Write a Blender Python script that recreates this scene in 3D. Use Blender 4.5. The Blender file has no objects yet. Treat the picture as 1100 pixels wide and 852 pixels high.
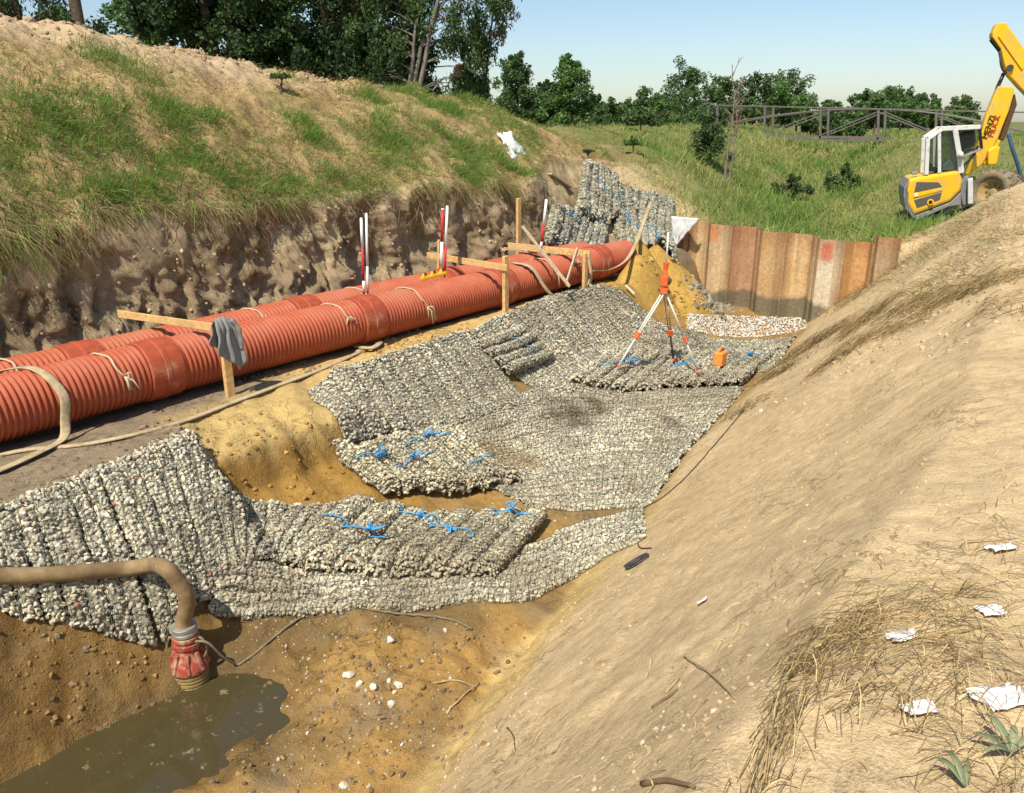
import bpy, math, random
import numpy as np
from mathutils import Vector, Matrix

# ---------------------------------------------------------------- camera, sky, sun, exposure
scn = bpy.context.scene
F, CX, CY, CAM_H = 863.0, 550.0, 426.0, 4.5
YAW, PIT = math.radians(38.7), math.radians(18.9)
cd = bpy.data.cameras.new('camera'); cam = bpy.data.objects.new('camera', cd)
scn.collection.objects.link(cam); scn.camera = cam
cam.location = (0, 0, CAM_H); cam.rotation_euler = (math.pi/2 - PIT, 0, YAW)
cd.sensor_fit = 'HORIZONTAL'; cd.sensor_width = 36; cd.lens = 36*F/1100
cd.clip_start = 0.05; cd.clip_end = 5000

SUN_EL = math.radians(55); SUN_AZ = math.atan2(0.19, -0.98)      # towards the sun, clockwise from +Y
w = bpy.data.worlds.new('World'); scn.world = w; w.use_nodes = True
nt = w.node_tree; nt.nodes.clear()
sky = nt.nodes.new('ShaderNodeTexSky'); sky.sky_type = 'NISHITA'; sky.sun_disc = False
sky.sun_elevation = SUN_EL; sky.sun_rotation = SUN_AZ
sky.altitude = 100; sky.air_density = 1.0; sky.dust_density = 0.9; sky.ozone_density = 2.0
bg = nt.nodes.new('ShaderNodeBackground'); bg.inputs[1].default_value = 0.108
wo = nt.nodes.new('ShaderNodeOutputWorld')
nt.links.new(sky.outputs[0], bg.inputs[0]); nt.links.new(bg.outputs[0], wo.inputs[0])
sd = bpy.data.lights.new('sun', 'SUN'); sd.energy = 4.6; sd.angle = math.radians(0.53); sd.color = (1, 0.93, 0.8)
so = bpy.data.objects.new('sun', sd); scn.collection.objects.link(so)
sunv = Vector((math.sin(SUN_AZ)*math.cos(SUN_EL), math.cos(SUN_AZ)*math.cos(SUN_EL), math.sin(SUN_EL)))
so.location = sunv*60; so.rotation_euler = (-sunv).to_track_quat('-Z', 'Y').to_euler()
scn.cycles.max_bounces = 5; scn.cycles.diffuse_bounces = 2; scn.cycles.glossy_bounces = 2; scn.cycles.transmission_bounces = 3; scn.cycles.transparent_max_bounces = 12
scn.view_settings.view_transform = 'Standard'; scn.view_settings.look = 'None'
scn.view_settings.exposure = 0.38; scn.view_settings.gamma = 1.0; scn.view_settings.use_curve_mapping = False

# ---------------------------------------------------------------- pixel helpers (a pixel gives a direction only)
fwd = np.array([-math.sin(YAW)*math.cos(PIT), math.cos(YAW)*math.cos(PIT), -math.sin(PIT)])
rgt = np.array([math.cos(YAW), math.sin(YAW), 0.0]); upv = np.cross(rgt, fwd)
CAM = np.array([0, 0, CAM_H])
def ray(px, py): return fwd + rgt*(px-CX)/F - upv*(py-CY)/F
def atd(px, py, d): return CAM + ray(px, py)*d
def on(ax, v, px, py):
    d = ray(px, py); return CAM + d*((v-CAM[ax])/d[ax])

# ---------------------------------------------------------------- noise
def _hash(ix, iy, seed):
    h = (ix.astype(np.int64)*374761393 + iy.astype(np.int64)*668265263 + seed*982451653) & 0x7fffffff
    h = ((h ^ (h >> 13))*1274126177) & 0x7fffffff
    h = (h ^ (h >> 16)) & 0xffff
    return h/65535.0
def vnoise(x, y, seed=0):
    x = np.asarray(x, float); y = np.asarray(y, float)
    ix, iy = np.floor(x), np.floor(y); fx, fy = x-ix, y-iy
    fx = fx*fx*(3-2*fx); fy = fy*fy*(3-2*fy)
    a = _hash(ix, iy, seed); b = _hash(ix+1, iy, seed); c = _hash(ix, iy+1, seed); d = _hash(ix+1, iy+1, seed)
    return (a*(1-fx)+b*fx)*(1-fy) + (c*(1-fx)+d*fx)*fy
def fbm(x, y, seed=0, oct=4, lac=2.1, gain=0.5):
    s = 0; a = 1; n = 0; x = np.asarray(x, float); y = np.asarray(y, float)
    for o in range(oct):
        s = s + a*(vnoise(x, y, seed+o*17)-0.5); n += a; a *= gain; x = x*lac+3.7; y = y*lac+1.3
    return 2*s/n
def sstep(a, b, x):
    t = np.clip((x-a)/(b-a), 0, 1); return t*t*(3-2*t)

# ---------------------------------------------------------------- materials
MATS = {}
class NG:
    def __init__(s, name):
        m = bpy.data.materials.new(name); m.use_nodes = True; s.m = m; s.t = m.node_tree; s.t.nodes.clear()
        s.o = s.t.nodes.new('ShaderNodeOutputMaterial'); s.b = s.t.nodes.new('ShaderNodeBsdfPrincipled')
        s.t.links.new(s.b.outputs[0], s.o.inputs[0])
    def n(s, typ, **kw):
        nd = s.t.nodes.new(typ)
        for k, v in kw.items():
            if k in nd.inputs: nd.inputs[k].default_value = v
            else: setattr(nd, k, v)
        return nd
    def l(s, a, b): s.t.links.new(a, b)
    def noise(s, scale, detail=4, rough=0.6, vec=None, dist=0.0):
        nd = s.n('ShaderNodeTexNoise'); nd.inputs['Scale'].default_value = scale
        nd.inputs['Detail'].default_value = detail; nd.inputs['Roughness'].default_value = rough
        nd.inputs['Distortion'].default_value = dist
        if vec is None:
            if not hasattr(s, 'tc'): s.tc = s.n('ShaderNodeTexCoord')
            vec = s.tc.outputs['Object']
        s.l(vec, nd.inputs['Vector']); return nd.outputs['Fac']
    def ramp(s, fac, stops):
        r = s.n('ShaderNodeValToRGB'); s.l(fac, r.inputs[0]); e = r.color_ramp.elements
        while len(e) < len(stops): e.new(0.5)
        for el, (p, c) in zip(e, stops):
            el.position = p; el.color = (c, c, c, 1) if isinstance(c, (int, float)) else (*c, 1)
        return r.outputs[0]
    def mix(s, fac, a, b, blend='MIX'):
        x = s.n('ShaderNodeMix', data_type='RGBA', blend_type=blend)
        for sock, v in ((x.inputs[0], fac), (x.inputs[6], a), (x.inputs[7], b)):
            if hasattr(v, 'links') or isinstance(v, bpy.types.NodeSocket): s.l(v, sock)
            elif isinstance(v, (int, float)): sock.default_value = v
            else: sock.default_value = (*v, 1)
        return x.outputs[2]
    def bump(s, h, strength=0.5, dist=0.02):
        b = s.n('ShaderNodeBump'); b.inputs['Strength'].default_value = strength; b.inputs['Distance'].default_value = dist
        s.l(h, b.inputs['Height']); s.l(b.outputs[0], s.b.inputs['Normal']); return b
    def attr(s, name='col'):
        return s.n('ShaderNodeAttribute', attribute_name=name).outputs['Color']
    def done(s, key, rough=0.9, spec=0.2, metal=0.0):
        s.b.inputs['Roughness'].default_value = rough; s.b.inputs['Specular IOR Level'].default_value = spec
        s.b.inputs['Metallic'].default_value = metal; MATS[key] = s.m; return s.m

def simple(key, col, rough=0.7, spec=0.3, metal=0, var=0.25, scale=14, bump=0.0, dirt=None, dirtamt=0.5, dscale=5):
    g = NG(key); f = g.noise(scale, 5, 0.65)
    c = g.mix(g.ramp(f, [(0.3, 0), (0.7, 1)]), tuple(x*(1-var) for x in col), tuple(min(1, x*(1+var)) for x in col))
    if dirt:
        c = g.mix(g.ramp(g.noise(dscale, 6, 0.7), [(0.62-dirtamt*0.4, 0), (0.75-dirtamt*0.2, 1)]), c, dirt)
    g.l(c, g.b.inputs['Base Color'])
    if bump: g.bump(f, bump, 0.01)
    return g.done(key, rough, spec, metal)

# ground: per-vertex soil colour, fine grain and cracks from the material
g = NG('ground'); col = g.attr()
f1 = g.noise(9, 6, 0.72); f2 = g.noise(70, 2, 0.7); f3 = g.noise(1.3, 3, 0.6)
c = g.mix(1.0, col, g.ramp(f1, [(0.28, 0.72), (0.5, 1.0), (0.75, 1.22)]), 'MULTIPLY')
c = g.mix(1.0, c, g.ramp(f2, [(0.3, 0.8), (0.7, 1.15)]), 'MULTIPLY')
c = g.mix(1.0, c, g.ramp(f3, [(0.3, 0.88), (0.7, 1.1)]), 'MULTIPLY')
f4 = g.noise(3.1, 5, 0.62, dist=0.6); crk = g.ramp(f4, [(0.478, 1.0), (0.497, 0.0), (0.503, 0.0), (0.522, 1.0)]); crm = g.mix(g.ramp(g.noise(0.9, 2, 0.5), [(0.5, 0), (0.62, 1)]), (1, 1, 1), crk)
c = g.mix(0.35, c, crm, 'MULTIPLY')
g.l(c, g.b.inputs['Base Color'])
ma = g.n('ShaderNodeMath', operation='ADD'); g.l(f1, ma.inputs[0])
mb = g.n('ShaderNodeMath', operation='MULTIPLY'); g.l(f2, mb.inputs[0]); mb.inputs[1].default_value = 0.35; g.l(mb.outputs[0], ma.inputs[1])
mc = g.n('ShaderNodeMath', operation='ADD'); g.l(ma.outputs[0], mc.inputs[0]); md_ = g.n('ShaderNodeMath', operation='MULTIPLY'); g.l(crm, md_.inputs[0]); md_.inputs[1].default_value = 0.3; g.l(md_.outputs[0], mc.inputs[1])
g.bump(mc.outputs[0], 0.6, 0.045)
wet = g.n('ShaderNodeAttribute', attribute_name='wet').outputs['Fac']
mr = g.n('ShaderNodeMapRange'); g.l(wet, mr.inputs[0]); mr.inputs[3].default_value = 0.95; mr.inputs[4].default_value = 0.35
g.done('ground', 0.95, 0.15); g.l(mr.outputs[0], g.b.inputs['Roughness'])

def attr_mat(key, rough=0.85, spec=0.2, scale=40, lo=0.8, hi=1.15, trans=0.0, bump=0.0):
    g = NG(key); f = g.noise(scale, 3, 0.6)
    c = g.mix(1.0, g.attr(), g.ramp(f, [(0.3, lo), (0.7, hi)]), 'MULTIPLY')
    g.l(c, g.b.inputs['Base Color'])
    if bump: g.bump(f, bump, 0.01)
    m = g.done(key, rough, spec)
    if trans:
        tr = g.n('ShaderNodeBsdfTranslucent'); g.l(c, tr.inputs[0]); mx = g.n('ShaderNodeMixShader'); mx.inputs[0].default_value = trans
        g.l(g.b.outputs[0], mx.inputs[1]); g.l(tr.outputs[0], mx.inputs[2]); g.l(mx.outputs[0], g.o.inputs[0])
    return m
attr_mat('stone', 0.85, 0.25, 30, 0.8, 1.12, bump=0.3)
attr_mat('leaf', 0.6, 0.3, 3, 0.75, 1.2, trans=0.38)
attr_mat('grass', 0.7, 0.25, 3, 0.8, 1.15, trans=0.35)
attr_mat('straw', 0.75, 0.25, 20, 0.75, 1.15)
attr_mat('clod', 0.95, 0.1, 25, 0.7, 1.15, bump=0.6)
attr_mat('paint', 0.55, 0.35, 20, 0.85, 1.1)
attr_mat('bark', 0.9, 0.1, 12, 0.6, 1.2, bump=0.6)

# ---------------------------------------------------------------- mesh helpers
COL = scn.collection
def obj(name, me, mat=None, parent=None, smooth=False):
    o = bpy.data.objects.new(name, me); COL.objects.link(o)
    if mat is not None and len(me.materials) == 0: me.materials.append(MATS[mat] if isinstance(mat, str) else mat)
    if parent is not None: o.parent = parent
    return o
def mesh(name, V, Fs, col=None, smooth=False, extra=None):
    """V (n,3); Fs: one (m,k) index array or a list of them"""
    V = np.asarray(V, np.float32).reshape(-1, 3)
    if not isinstance(Fs, list): Fs = [Fs]
    Fs = [np.asarray(f, np.int32) for f in Fs if len(f)]
    me = bpy.data.meshes.new(name)
    me.vertices.add(len(V)); me.vertices.foreach_set('co', V.ravel())
    loops = np.concatenate([f.ravel() for f in Fs]); sizes = np.concatenate([np.full(len(f), f.shape[1], np.int32) for f in Fs])
    me.loops.add(len(loops)); me.loops.foreach_set('vertex_index', loops)
    st = np.zeros(len(sizes), np.int32); st[1:] = np.cumsum(sizes)[:-1]
    me.polygons.add(len(sizes)); me.polygons.foreach_set('loop_start', st)
    me.polygons.foreach_set('use_smooth', smooth if isinstance(smooth, np.ndarray) else np.full(len(sizes), bool(smooth)))
    me.update(calc_edges=True); me.validate()
    if col is not None:
        col = np.asarray(col, np.float32)
        if col.ndim == 1: col = np.tile(col, (len(V), 1))
        c4 = np.ones((len(V), 4), np.float32); c4[:, :3] = col[:, :3]
        a = me.attributes.new('col', 'FLOAT_COLOR', 'POINT'); a.data.foreach_set('color', c4.ravel())
    for k, v in (extra or {}).items():
        a = me.attributes.new(k, 'FLOAT', 'POINT'); a.data.foreach_set('value', np.asarray(v, np.float32))
    return me
class MB:
    """collects pieces of one part"""
    def __init__(s): s.V = []; s.F = {}; s.C = []; s.n = 0
    def add(s, V, Fs, col=None):
        V = np.asarray(V, float).reshape(-1, 3)
        if isinstance(Fs, list) and len(Fs) and isinstance(Fs[0], (list, tuple)) and isinstance(Fs[0][0], (int, np.integer)): Fs = np.array(Fs)
        for f in (Fs if isinstance(Fs, list) else [Fs]):
            f = np.asarray(f, int)
            if len(f): s.F.setdefault(f.shape[1], []).append(f+s.n)
        s.V.append(V); c = np.ones((len(V), 3))*0.5 if col is None else np.broadcast_to(np.asarray(col, float), (len(V), 3)); s.C.append(c); s.n += len(V); return s
    def box(s, c, size, R=None, col=None, taper=1.0):
        x, y, z = [q/2 for q in size]
        v = np.array([(-x,-y,-z),(x,-y,-z),(x,y,-z),(-x,y,-z),(-x*taper,-y*taper,z),(x*taper,-y*taper,z),(x*taper,y*taper,z),(-x*taper,y*taper,z)])
        if R is not None: v = v @ np.asarray(R).T
        return s.add(v+np.asarray(c), [[0,3,2,1],[4,5,6,7],[0,1,5,4],[1,2,6,5],[2,3,7,6],[3,0,4,7]], col)
    def bar(s, a, b, wd, hd, col=None, up=(0,0,1)):
        a = np.asarray(a, float); b = np.asarray(b, float); d = b-a; L = np.linalg.norm(d); d /= L
        u = np.asarray(up, float); x = np.cross(d, u); 
        if np.linalg.norm(x) < 1e-4: x = np.cross(d, [1,0,0])
        x /= np.linalg.norm(x); z = np.cross(x, d)
        return s.box((a+b)/2, (wd, L, hd), np.stack([x, d, z], 1), col)
    def tube(s, P, r, seg=8, col=None, cap=True, squash=None):
        V, Fq, caps = tube_geo(P, r, seg, squash)
        s.add(V, [Fq] + (caps if cap else []), col); return s
    def prism(s, poly2, origin, ex, ey, ez, t, col=None):
        """polygon in (ex,ey) plane extruded along ez by t"""
        P = np.array([np.asarray(origin)+p[0]*np.asarray(ex)+p[1]*np.asarray(ey) for p in poly2]); n = len(P)
        V = np.concatenate([P, P+np.asarray(ez)*t]); q = [[i, (i+1)%n, (i+1)%n+n, i+n] for i in range(n)]
        return s.add(V, [q, [list(range(n))[::-1]], [list(range(n, 2*n))]], col)
    def build(s, name, mat, parent=None, smooth=False):
        me = mesh(name, np.concatenate(s.V), [np.concatenate(f) for f in s.F.values()], np.concatenate(s.C), smooth)
        return obj(name, me, mat, parent)
def tube_geo(P, r, seg=8, squash=None):
    P = np.asarray(P, float); n = len(P); r = np.broadcast_to(np.asarray(r, float), (n,))
    T = np.gradient(P, axis=0); T /= np.linalg.norm(T, axis=1)[:, None]+1e-9
    ref = np.array([0, 0, 1.0]) if abs(T[:, 2]).mean() < 0.85 else np.array([1.0, 0, 0])
    X = np.cross(T, ref); X /= np.linalg.norm(X, axis=1)[:, None]+1e-9; Z = np.cross(X, T)
    a = np.linspace(0, 2*np.pi, seg, endpoint=False); sx, sz = (1, 1) if squash is None else squash
    V = P[:, None]+r[:, None, None]*(X[:, None]*np.cos(a)[None, :, None]*sx+Z[:, None]*np.sin(a)[None, :, None]*sz)
    i = np.arange(n-1)[:, None]; j = np.arange(seg)[None]; k = (j+1) % seg
    Fq = np.stack([i*seg+j, i*seg+k, (i+1)*seg+k, (i+1)*seg+j], -1).reshape(-1, 4)
    return V.reshape(-1, 3), Fq, [np.arange(seg)[::-1][None], (np.arange(seg)+(n-1)*seg)[None]]
def smooth_path(P, n=40):
    """Catmull-Rom through the points"""
    P = np.asarray(P, float); Q = np.concatenate([[2*P[0]-P[1]], P, [2*P[-1]-P[-2]]]); m = len(P)-1
    t = np.linspace(0, m-1e-6, n); i = t.astype(int); f = (t-i)[:, None]
    a, b, c, d = Q[i], Q[i+1], Q[i+2], Q[i+3]
    return 0.5*(2*b+(c-a)*f+(2*a-5*b+4*c-d)*f*f+(3*b-a-3*c+d)*f**3)
def tag(o, label=None, cat=None, group=None, kind=None):
    for k, v in (('label', label), ('category', cat), ('group', group), ('kind', kind)):
        if v: o[k] = v
    return o
def empty(name, loc=(0,0,0)):
    o = bpy.data.objects.new(name, None); COL.objects.link(o); o.empty_display_size = 0.1
    o.location = [float(q) for q in loc]; bpy.context.view_layer.update() if False else None
    return o
def under(root, *parts):
    """parts were built in world space: hang them under an Empty at the thing's base"""
    for p in parts:
        p.parent = root; p.matrix_parent_inverse = Matrix.Translation(root.location).inverted()
    return root
_ico_p = (1+5**0.5)/2
ICO_V = np.array([(-1,_ico_p,0),(1,_ico_p,0),(-1,-_ico_p,0),(1,-_ico_p,0),(0,-1,_ico_p),(0,1,_ico_p),(0,-1,-_ico_p),(0,1,-_ico_p),(_ico_p,0,-1),(_ico_p,0,1),(-_ico_p,0,-1),(-_ico_p,0,1)])
ICO_V /= np.linalg.norm(ICO_V[0])
ICO_F = np.array([(0,11,5),(0,5,1),(0,1,7),(0,7,10),(0,10,11),(1,5,9),(5,11,4),(11,10,2),(10,7,6),(7,1,8),(3,9,4),(3,4,2),(3,2,6),(3,6,8),(3,8,9),(4,9,5),(2,4,11),(6,2,10),(8,6,7),(9,8,1)])
rng = np.random.default_rng(7)
def rocks(P, size, col, flat=(0.55, 1.0), rng=rng, N=None, spread=(0.85, 1.3)):
    """one angular stone per point; returns V,F,C arrays"""
    n = len(P); size = np.broadcast_to(size, (n,))
    V = ICO_V[None]*(1+rng.uniform(-0.28, 0.28, (n, 12, 1)))
    sc = np.stack([rng.uniform(*spread, n), rng.uniform(0.7, 1.0, n), rng.uniform(*flat, n)], 1)
    V = V*sc[:, None]*size[:, None, None]
    q = rng.normal(size=(n, 4)); q /= np.linalg.norm(q, axis=1)[:, None]; a, b, c, d = q.T
    R = np.stack([1-2*(c*c+d*d), 2*(b*c-a*d), 2*(b*d+a*c), 2*(b*c+a*d), 1-2*(b*b+d*d), 2*(c*d-a*b), 2*(b*d-a*c), 2*(c*d+a*b), 1-2*(b*b+c*c)], 1).reshape(n, 3, 3)
    V = np.einsum('nij,nkj->nki', R, V)+np.asarray(P)[:, None]
    Fc = (ICO_F[None]+12*np.arange(n)[:, None, None])
    if N is not None:
        A_ = V[:, ICO_F]; fn_ = np.cross(A_[:, :, 1]-A_[:, :, 0], A_[:, :, 2]-A_[:, :, 0]); fn_ /= np.linalg.norm(fn_, axis=-1, keepdims=True)+1e-12
        Fc = Fc[(fn_*N[:, None]).sum(-1) > -0.1]
    Fc = Fc.reshape(-1, 3)
    C = np.repeat(np.broadcast_to(col, (n, 3)), 12, 0)
    return V.reshape(-1, 3), Fc, C
# ---------------------------------------------------------------- terrain
# Cross-sections of the trench: X and z of 16 rails at stations along Y (the trench runs along Y)
ST_Y = [-60, -4, 0.5, 1.5, 2.5, 3.5, 5, 7, 9, 11, 13, 14.3, 15.5, 17, 18.6, 30, 60]
def ST(y):
    edge = np.interp(y, [1.5, 2.7, 3.8, 5, 6.7, 9, 13, 15, 16.2, 18.6], [-6.75, -6.85, -7.05, -7.3, -7.65, -7.9, -7.95, -8.2, -8.9, -9.15])
    toe = np.interp(y, [-4, 1, 3, 5, 6.6, 7.7, 9.8, 12, 15, 18.6], [-3.2, -3.2, -3.3, -3.75, -4.05, -4.2, -4.75, -5.0, -5.4, -6.1])
    cz = np.interp(y, [-4, 2, 5.8, 10, 14, 17, 22, 30], [6.7, 6.4, 6.15, 5.62, 5.3, 4.85, 4.3, 4.1])
    cx = np.interp(y, [5, 14, 17, 22], [-15.0, -15.0, -14.6, -15.5])
    lipx = np.interp(y, [0, 12.5, 13.8, 15, 16.5, 18.6], [-10.42, -10.42, -10.55, -11.3, -12.0, -12.2])
    lipz = np.interp(y, [2, 8, 13, 15, 16.5, 18.6], [3.4, 3.45, 3.45, 3.62, 3.65, 3.5])
    endf = np.interp(y, [13.2, 15.2], [0, 1])
    bz = 1.55-0.1*endf
    k = []
    k += [(-900, 3.6), (-60, 3.9), (cx-5.5, 4.05), (cx, cz), (cx+1.1, cz-0.35)]
    mx = (cx+1.1+lipx)/2; k += [(mx, (cz-0.35+lipz)/2+0.12)]
    k += [(lipx, lipz), (lipx+0.07, lipz-0.2)]
    k += [(lipx+0.66+endf*0.54, 1.44+endf*0.53), (-9.0+endf*-0.3, 1.44+endf*0.05), (edge, bz-0.25*endf)]
    m1 = (0.72, 0.78); lo = (1.65, 0.25)
    if y < 3:
        a = np.interp(y, [0.5, 2.6], [0, 1]); m1 = (0.5+0.25*a, 0.85+0.05*a); lo = (0.85+0.55*a, 0.12+0.0*a)
    if y > 14: lo = (1.5-0.6*np.interp(y, [15, 17], [0, 1]), 0.2); m1 = (0.72-.4*np.interp(y, [15, 17], [0, 1]), 0.78-.3*np.interp(y, [15, 17], [0, 1]))
    k += [(edge+m1[0], m1[1]-0.1*endf), (edge+lo[0], lo[1])]
    k += [(toe, 0.04)]
    tx = np.interp(y, [-4, 2, 6, 12, 18.6], [-0.45, -0.5, -0.6, -1.3, -2.3]); tz = np.interp(y, [0, 3, 8, 12, 17, 20], [2.8, 2.72, 2.62, 2.72, 3.12, 3.2])
    k += [(toe+(tx-toe)*0.55, tz*0.55+0.05), (tx-0.25, tz-0.12), (tx+0.5, tz+0.08), (tx+2.6, 2.9), (60, 2.9), (900, 2.6)]
    return k
NK = len(ST(0))
_ty = np.concatenate([np.arange(-6, 20, 0.1), [30, 60, 900]])
_tab = np.array([ST(y) for y in _ty])
_k = np.exp(-np.linspace(-2, 2, 9)**2); _k /= _k.sum()
for _a in range(NK):
    for _b in range(2):
        s_ = np.pad(_tab[:, _a, _b], 4, mode='edge'); _tab[:-3, _a, _b] = np.convolve(s_, _k, 'valid')[:-3]
def rails(y):
    y = np.asarray(y, float)
    return np.stack([np.stack([np.interp(y, _ty, _tab[:, a, b]) for b in range(2)], -1) for a in range(NK)], -2)   # (...,K,2)
_GX = np.concatenate([[-900, -300, -100], np.arange(-40, -17, 0.5), np.arange(-17, 4, 0.03), np.arange(4, 40, 1.0), [100, 300, 900]])
_GY = np.concatenate([[-300, -60], np.arange(-6, 19.6, 0.1)])
_GR = rails(_GY)
_GZ = np.array([np.interp(_GX, r[:, 0], r[:, 1]) for r in _GR])
def _bil(x, y):
    xi = np.clip(np.searchsorted(_GX, x)-1, 0, len(_GX)-2); yi = np.clip(np.searchsorted(_GY, y)-1, 0, len(_GY)-2)
    fx = np.clip((x-_GX[xi])/(_GX[xi+1]-_GX[xi]), 0, 1); fy = np.clip((y-_GY[yi])/(_GY[yi+1]-_GY[yi]), 0, 1)
    return (_GZ[yi, xi]*(1-fx)+_GZ[yi, xi+1]*fx)*(1-fy)+(_GZ[yi+1, xi]*(1-fx)+_GZ[yi+1, xi+1]*fx)*fy
def zB(x, y):
    x0_ = x; x = x+np.interp(y, [19, 24, 41, 70, 200], [0, 0.8, 6.0, 15, 60])       # the ditch bends away to the left
    o = np.interp(x, [-900, -60, -21, -15.5, -13, -12, -10, -8.2, -6, -4.6, -2.8, 0.5, 60, 900], [3.6, 3.8, 3.95, 4.25, 3.7, 3.3, 2.1, 1.25, 1.2, 1.75, 2.3, 2.75, 2.9, 2.6])
    far = np.interp(y, [20, 28, 40, 70], [0, 0.15, 1.75, 2.3]); o = o+sstep(24.5, 37, y)*1.1*sstep(-7.4, -3.6, x)*sstep(40, 10, x)
    return o + 1.0*np.exp(-((x0_+2.2)/1.7)**2-((y-20)/3.0)**2) - 0.42*np.exp(-((x0_+3.9)/1.6)**2-((y-26.6)/1.8)**2) + far*np.exp(-((x+8)/4.5)**2)
def h0(x, y):
    za = _bil(x, y); b = zB(x, y)
    left = sstep(-9.3, -10.2, x); right = sstep(-4.6, -3.4, x)
    st = np.where(left > 0, 1, 0)
    f_mid = sstep(18.98, 19.12, y); f_side = sstep(17.0, 21.5, y)
    f = f_mid*(1-np.maximum(left, right))+f_side*np.maximum(left, right)
    return za*(1-f)+b*f
def T_full(x, y):
    x = np.asarray(x, float); y = np.asarray(y, float); x, y = np.broadcast_arrays(x, y)
    z = h0(x, y)
    # sump, sand heap, slump in the bench edge, mud hump
    e = ((x+5.5-0.05*(y-2))/0.7)**2+((y-1.8)/1.5)**2; e = e*(1+0.5*fbm(x*3.5, y*3.5, 91, 4))
    z = z-0.40*np.exp(-e**1.8*0.6)
    hd = np.sqrt(((x+8.7)/1.7)**2+((y-16.0)/1.8)**2); hp_ = 1.9-1.7*hd**1.15+0.08*fbm(x*2.5, y*2.5, 61, 3); hp_ = np.maximum(hp_, 2.12-1.5*np.sqrt(((x+8.75)/1.0)**2+((y-15.3)/.85)**2)**1.2); hp_ = np.maximum(hp_, 1.93-1.25*np.sqrt(((x+8.3)/.72)**2+((y-14.5)/1.35)**2)**1.4)
    z = np.where((y < 18.9) & (x > -10.2), np.maximum(z, hp_), z)
    xs = x+0.10*fbm(y*3.5, y*0+x*1.2, 63, 4)+0.05*(y-4.7); zs_ = np.interp(xs, [-8.0, -7.03, -6.98, -6.86, -6.5, -6.0, -5.5], [1.53, 1.24, 1.15, 0.84, 0.60, 0.42, 0.24])+0.05*fbm(x*4, y*4, 64, 3)
    wn = sstep(3.75, 4.0, y+0.15*fbm(x*2, y*0, 65, 2))*sstep(6.1, 5.7, y)*sstep(-8.1, -7.8, x)*sstep(-5.5, -6.0, x); z = z*(1-wn)+zs_*wn
    z = z+0.18*np.exp(-(((x+5.9)/0.35)**2+((y-1.2)/0.5)**2))
    # roughness
    emb = sstep(-10.0, -10.6, x); rs = sstep(-4.0, -2.6, x); fl = (1-emb)*(1-rs)
    near = sstep(60, 20, np.hypot(x, y))
    z = z+near*emb*(0.22*fbm(x*0.55, y*0.45, 3, 4)+0.17*fbm(x*2.1, y*2.1, 5, 5)+0.05*fbm(x*6.5, y*6.5, 6, 3))
    z = z+near*emb*0.16*np.clip(fbm(x*0.9, y*0.9, 77, 3)-0.1, 0, 1)*sstep(-13, -14.6, x)
    z = z+near*rs*(0.07*fbm(x*0.7, y*0.5, 8, 3)+0.03*fbm(x*2.4+y*0.5, y*1.3, 9, 3)+0.014*fbm(x*8, y*8, 10, 4)+0.07*np.clip(fbm(x*2.6, y*2.6, 92, 5)-.2, 0, 1)-0.02*np.exp(-(fbm(x*3+y*1.2, y*.7, 93, 3)/.06)**2)*(fbm(x*.9, y*.9, 94, 2) > .05))
    straw = np.exp(-((x-(-2.9-0.05*(y-11)))/0.5)**2)*sstep(9.5, 11, y)*sstep(17.5, 15, y)
    z = z+0.12*straw*(1+0.8*fbm(x*2, y*2, 15, 3))
    z = z+near*fl*(0.03*fbm(x*1.6, y*1.6, 11, 3)+0.02*fbm(x*6, y*6, 12, 4))
    mud = sstep(5.6, 4.6, y)*sstep(-6.2, -5.6, x)*fl*(1-np.exp(-e))
    z = z+mud*(0.13*fbm(x*2.3, y*1.8, 21, 4)+0.10*np.abs(fbm(x*5, y*5, 23, 5)))
    lm = sstep(2.7, 2.2, y)*sstep(-6.9, -6.5, x)*sstep(-5.4, -5.8, x); z = z+lm*(0.13*fbm(x*2.6, y*2.6, 24, 4)+0.10*np.abs(fbm(x*6.5, y*6.5, 25, 4))-.03)
    return z
_HS = 0.036; _HX = np.arange(-17, 3.0, _HS); _HY = np.arange(-1.0, 21.0, _HS)
_HZ = T_full(_HX[None], _HY[:, None]+0*_HX[None])
def T(x, y):
    """ground height (fine table, full formula outside it)"""
    x = np.asarray(x, float); y = np.asarray(y, float); x, y = np.broadcast_arrays(x, y); sh = x.shape; x = x.ravel(); y = y.ravel()
    u = (x+17)/_HS; v = (y+1)/_HS; i = np.floor(u).astype(int); j = np.floor(v).astype(int)
    ok = (i >= 0) & (j >= 0) & (i < len(_HX)-1) & (j < len(_HY)-1); ic = np.clip(i, 0, len(_HX)-2); jc = np.clip(j, 0, len(_HY)-2); fx = u-i; fy = v-j
    z = (_HZ[jc, ic]*(1-fx)+_HZ[jc, ic+1]*fx)*(1-fy)+(_HZ[jc+1, ic]*(1-fx)+_HZ[jc+1, ic+1]*fx)*fy
    if not ok.all(): z[~ok] = T_full(x[~ok], y[~ok])
    return z.reshape(sh)
# mesh
_ny = np.concatenate([[-900, -300, -120, -60, -30, -16, -10], np.arange(-6, 1, 0.25), np.arange(1, 9, 0.045), np.arange(9, 18.5, 0.065),
                      np.arange(18.5, 19.3, 0.06), np.arange(19.35, 32, 0.22), np.arange(32, 60, 0.8), np.geomspace(60, 1500, 22)])
_seg = [4, 6, 10, 12, 26, 40, 8, 56, 12, 24, 26, 26, 30, 52, 40, 16, 12, 8, 5]
_R = rails(np.clip(_ny, -6, 19.9))
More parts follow.
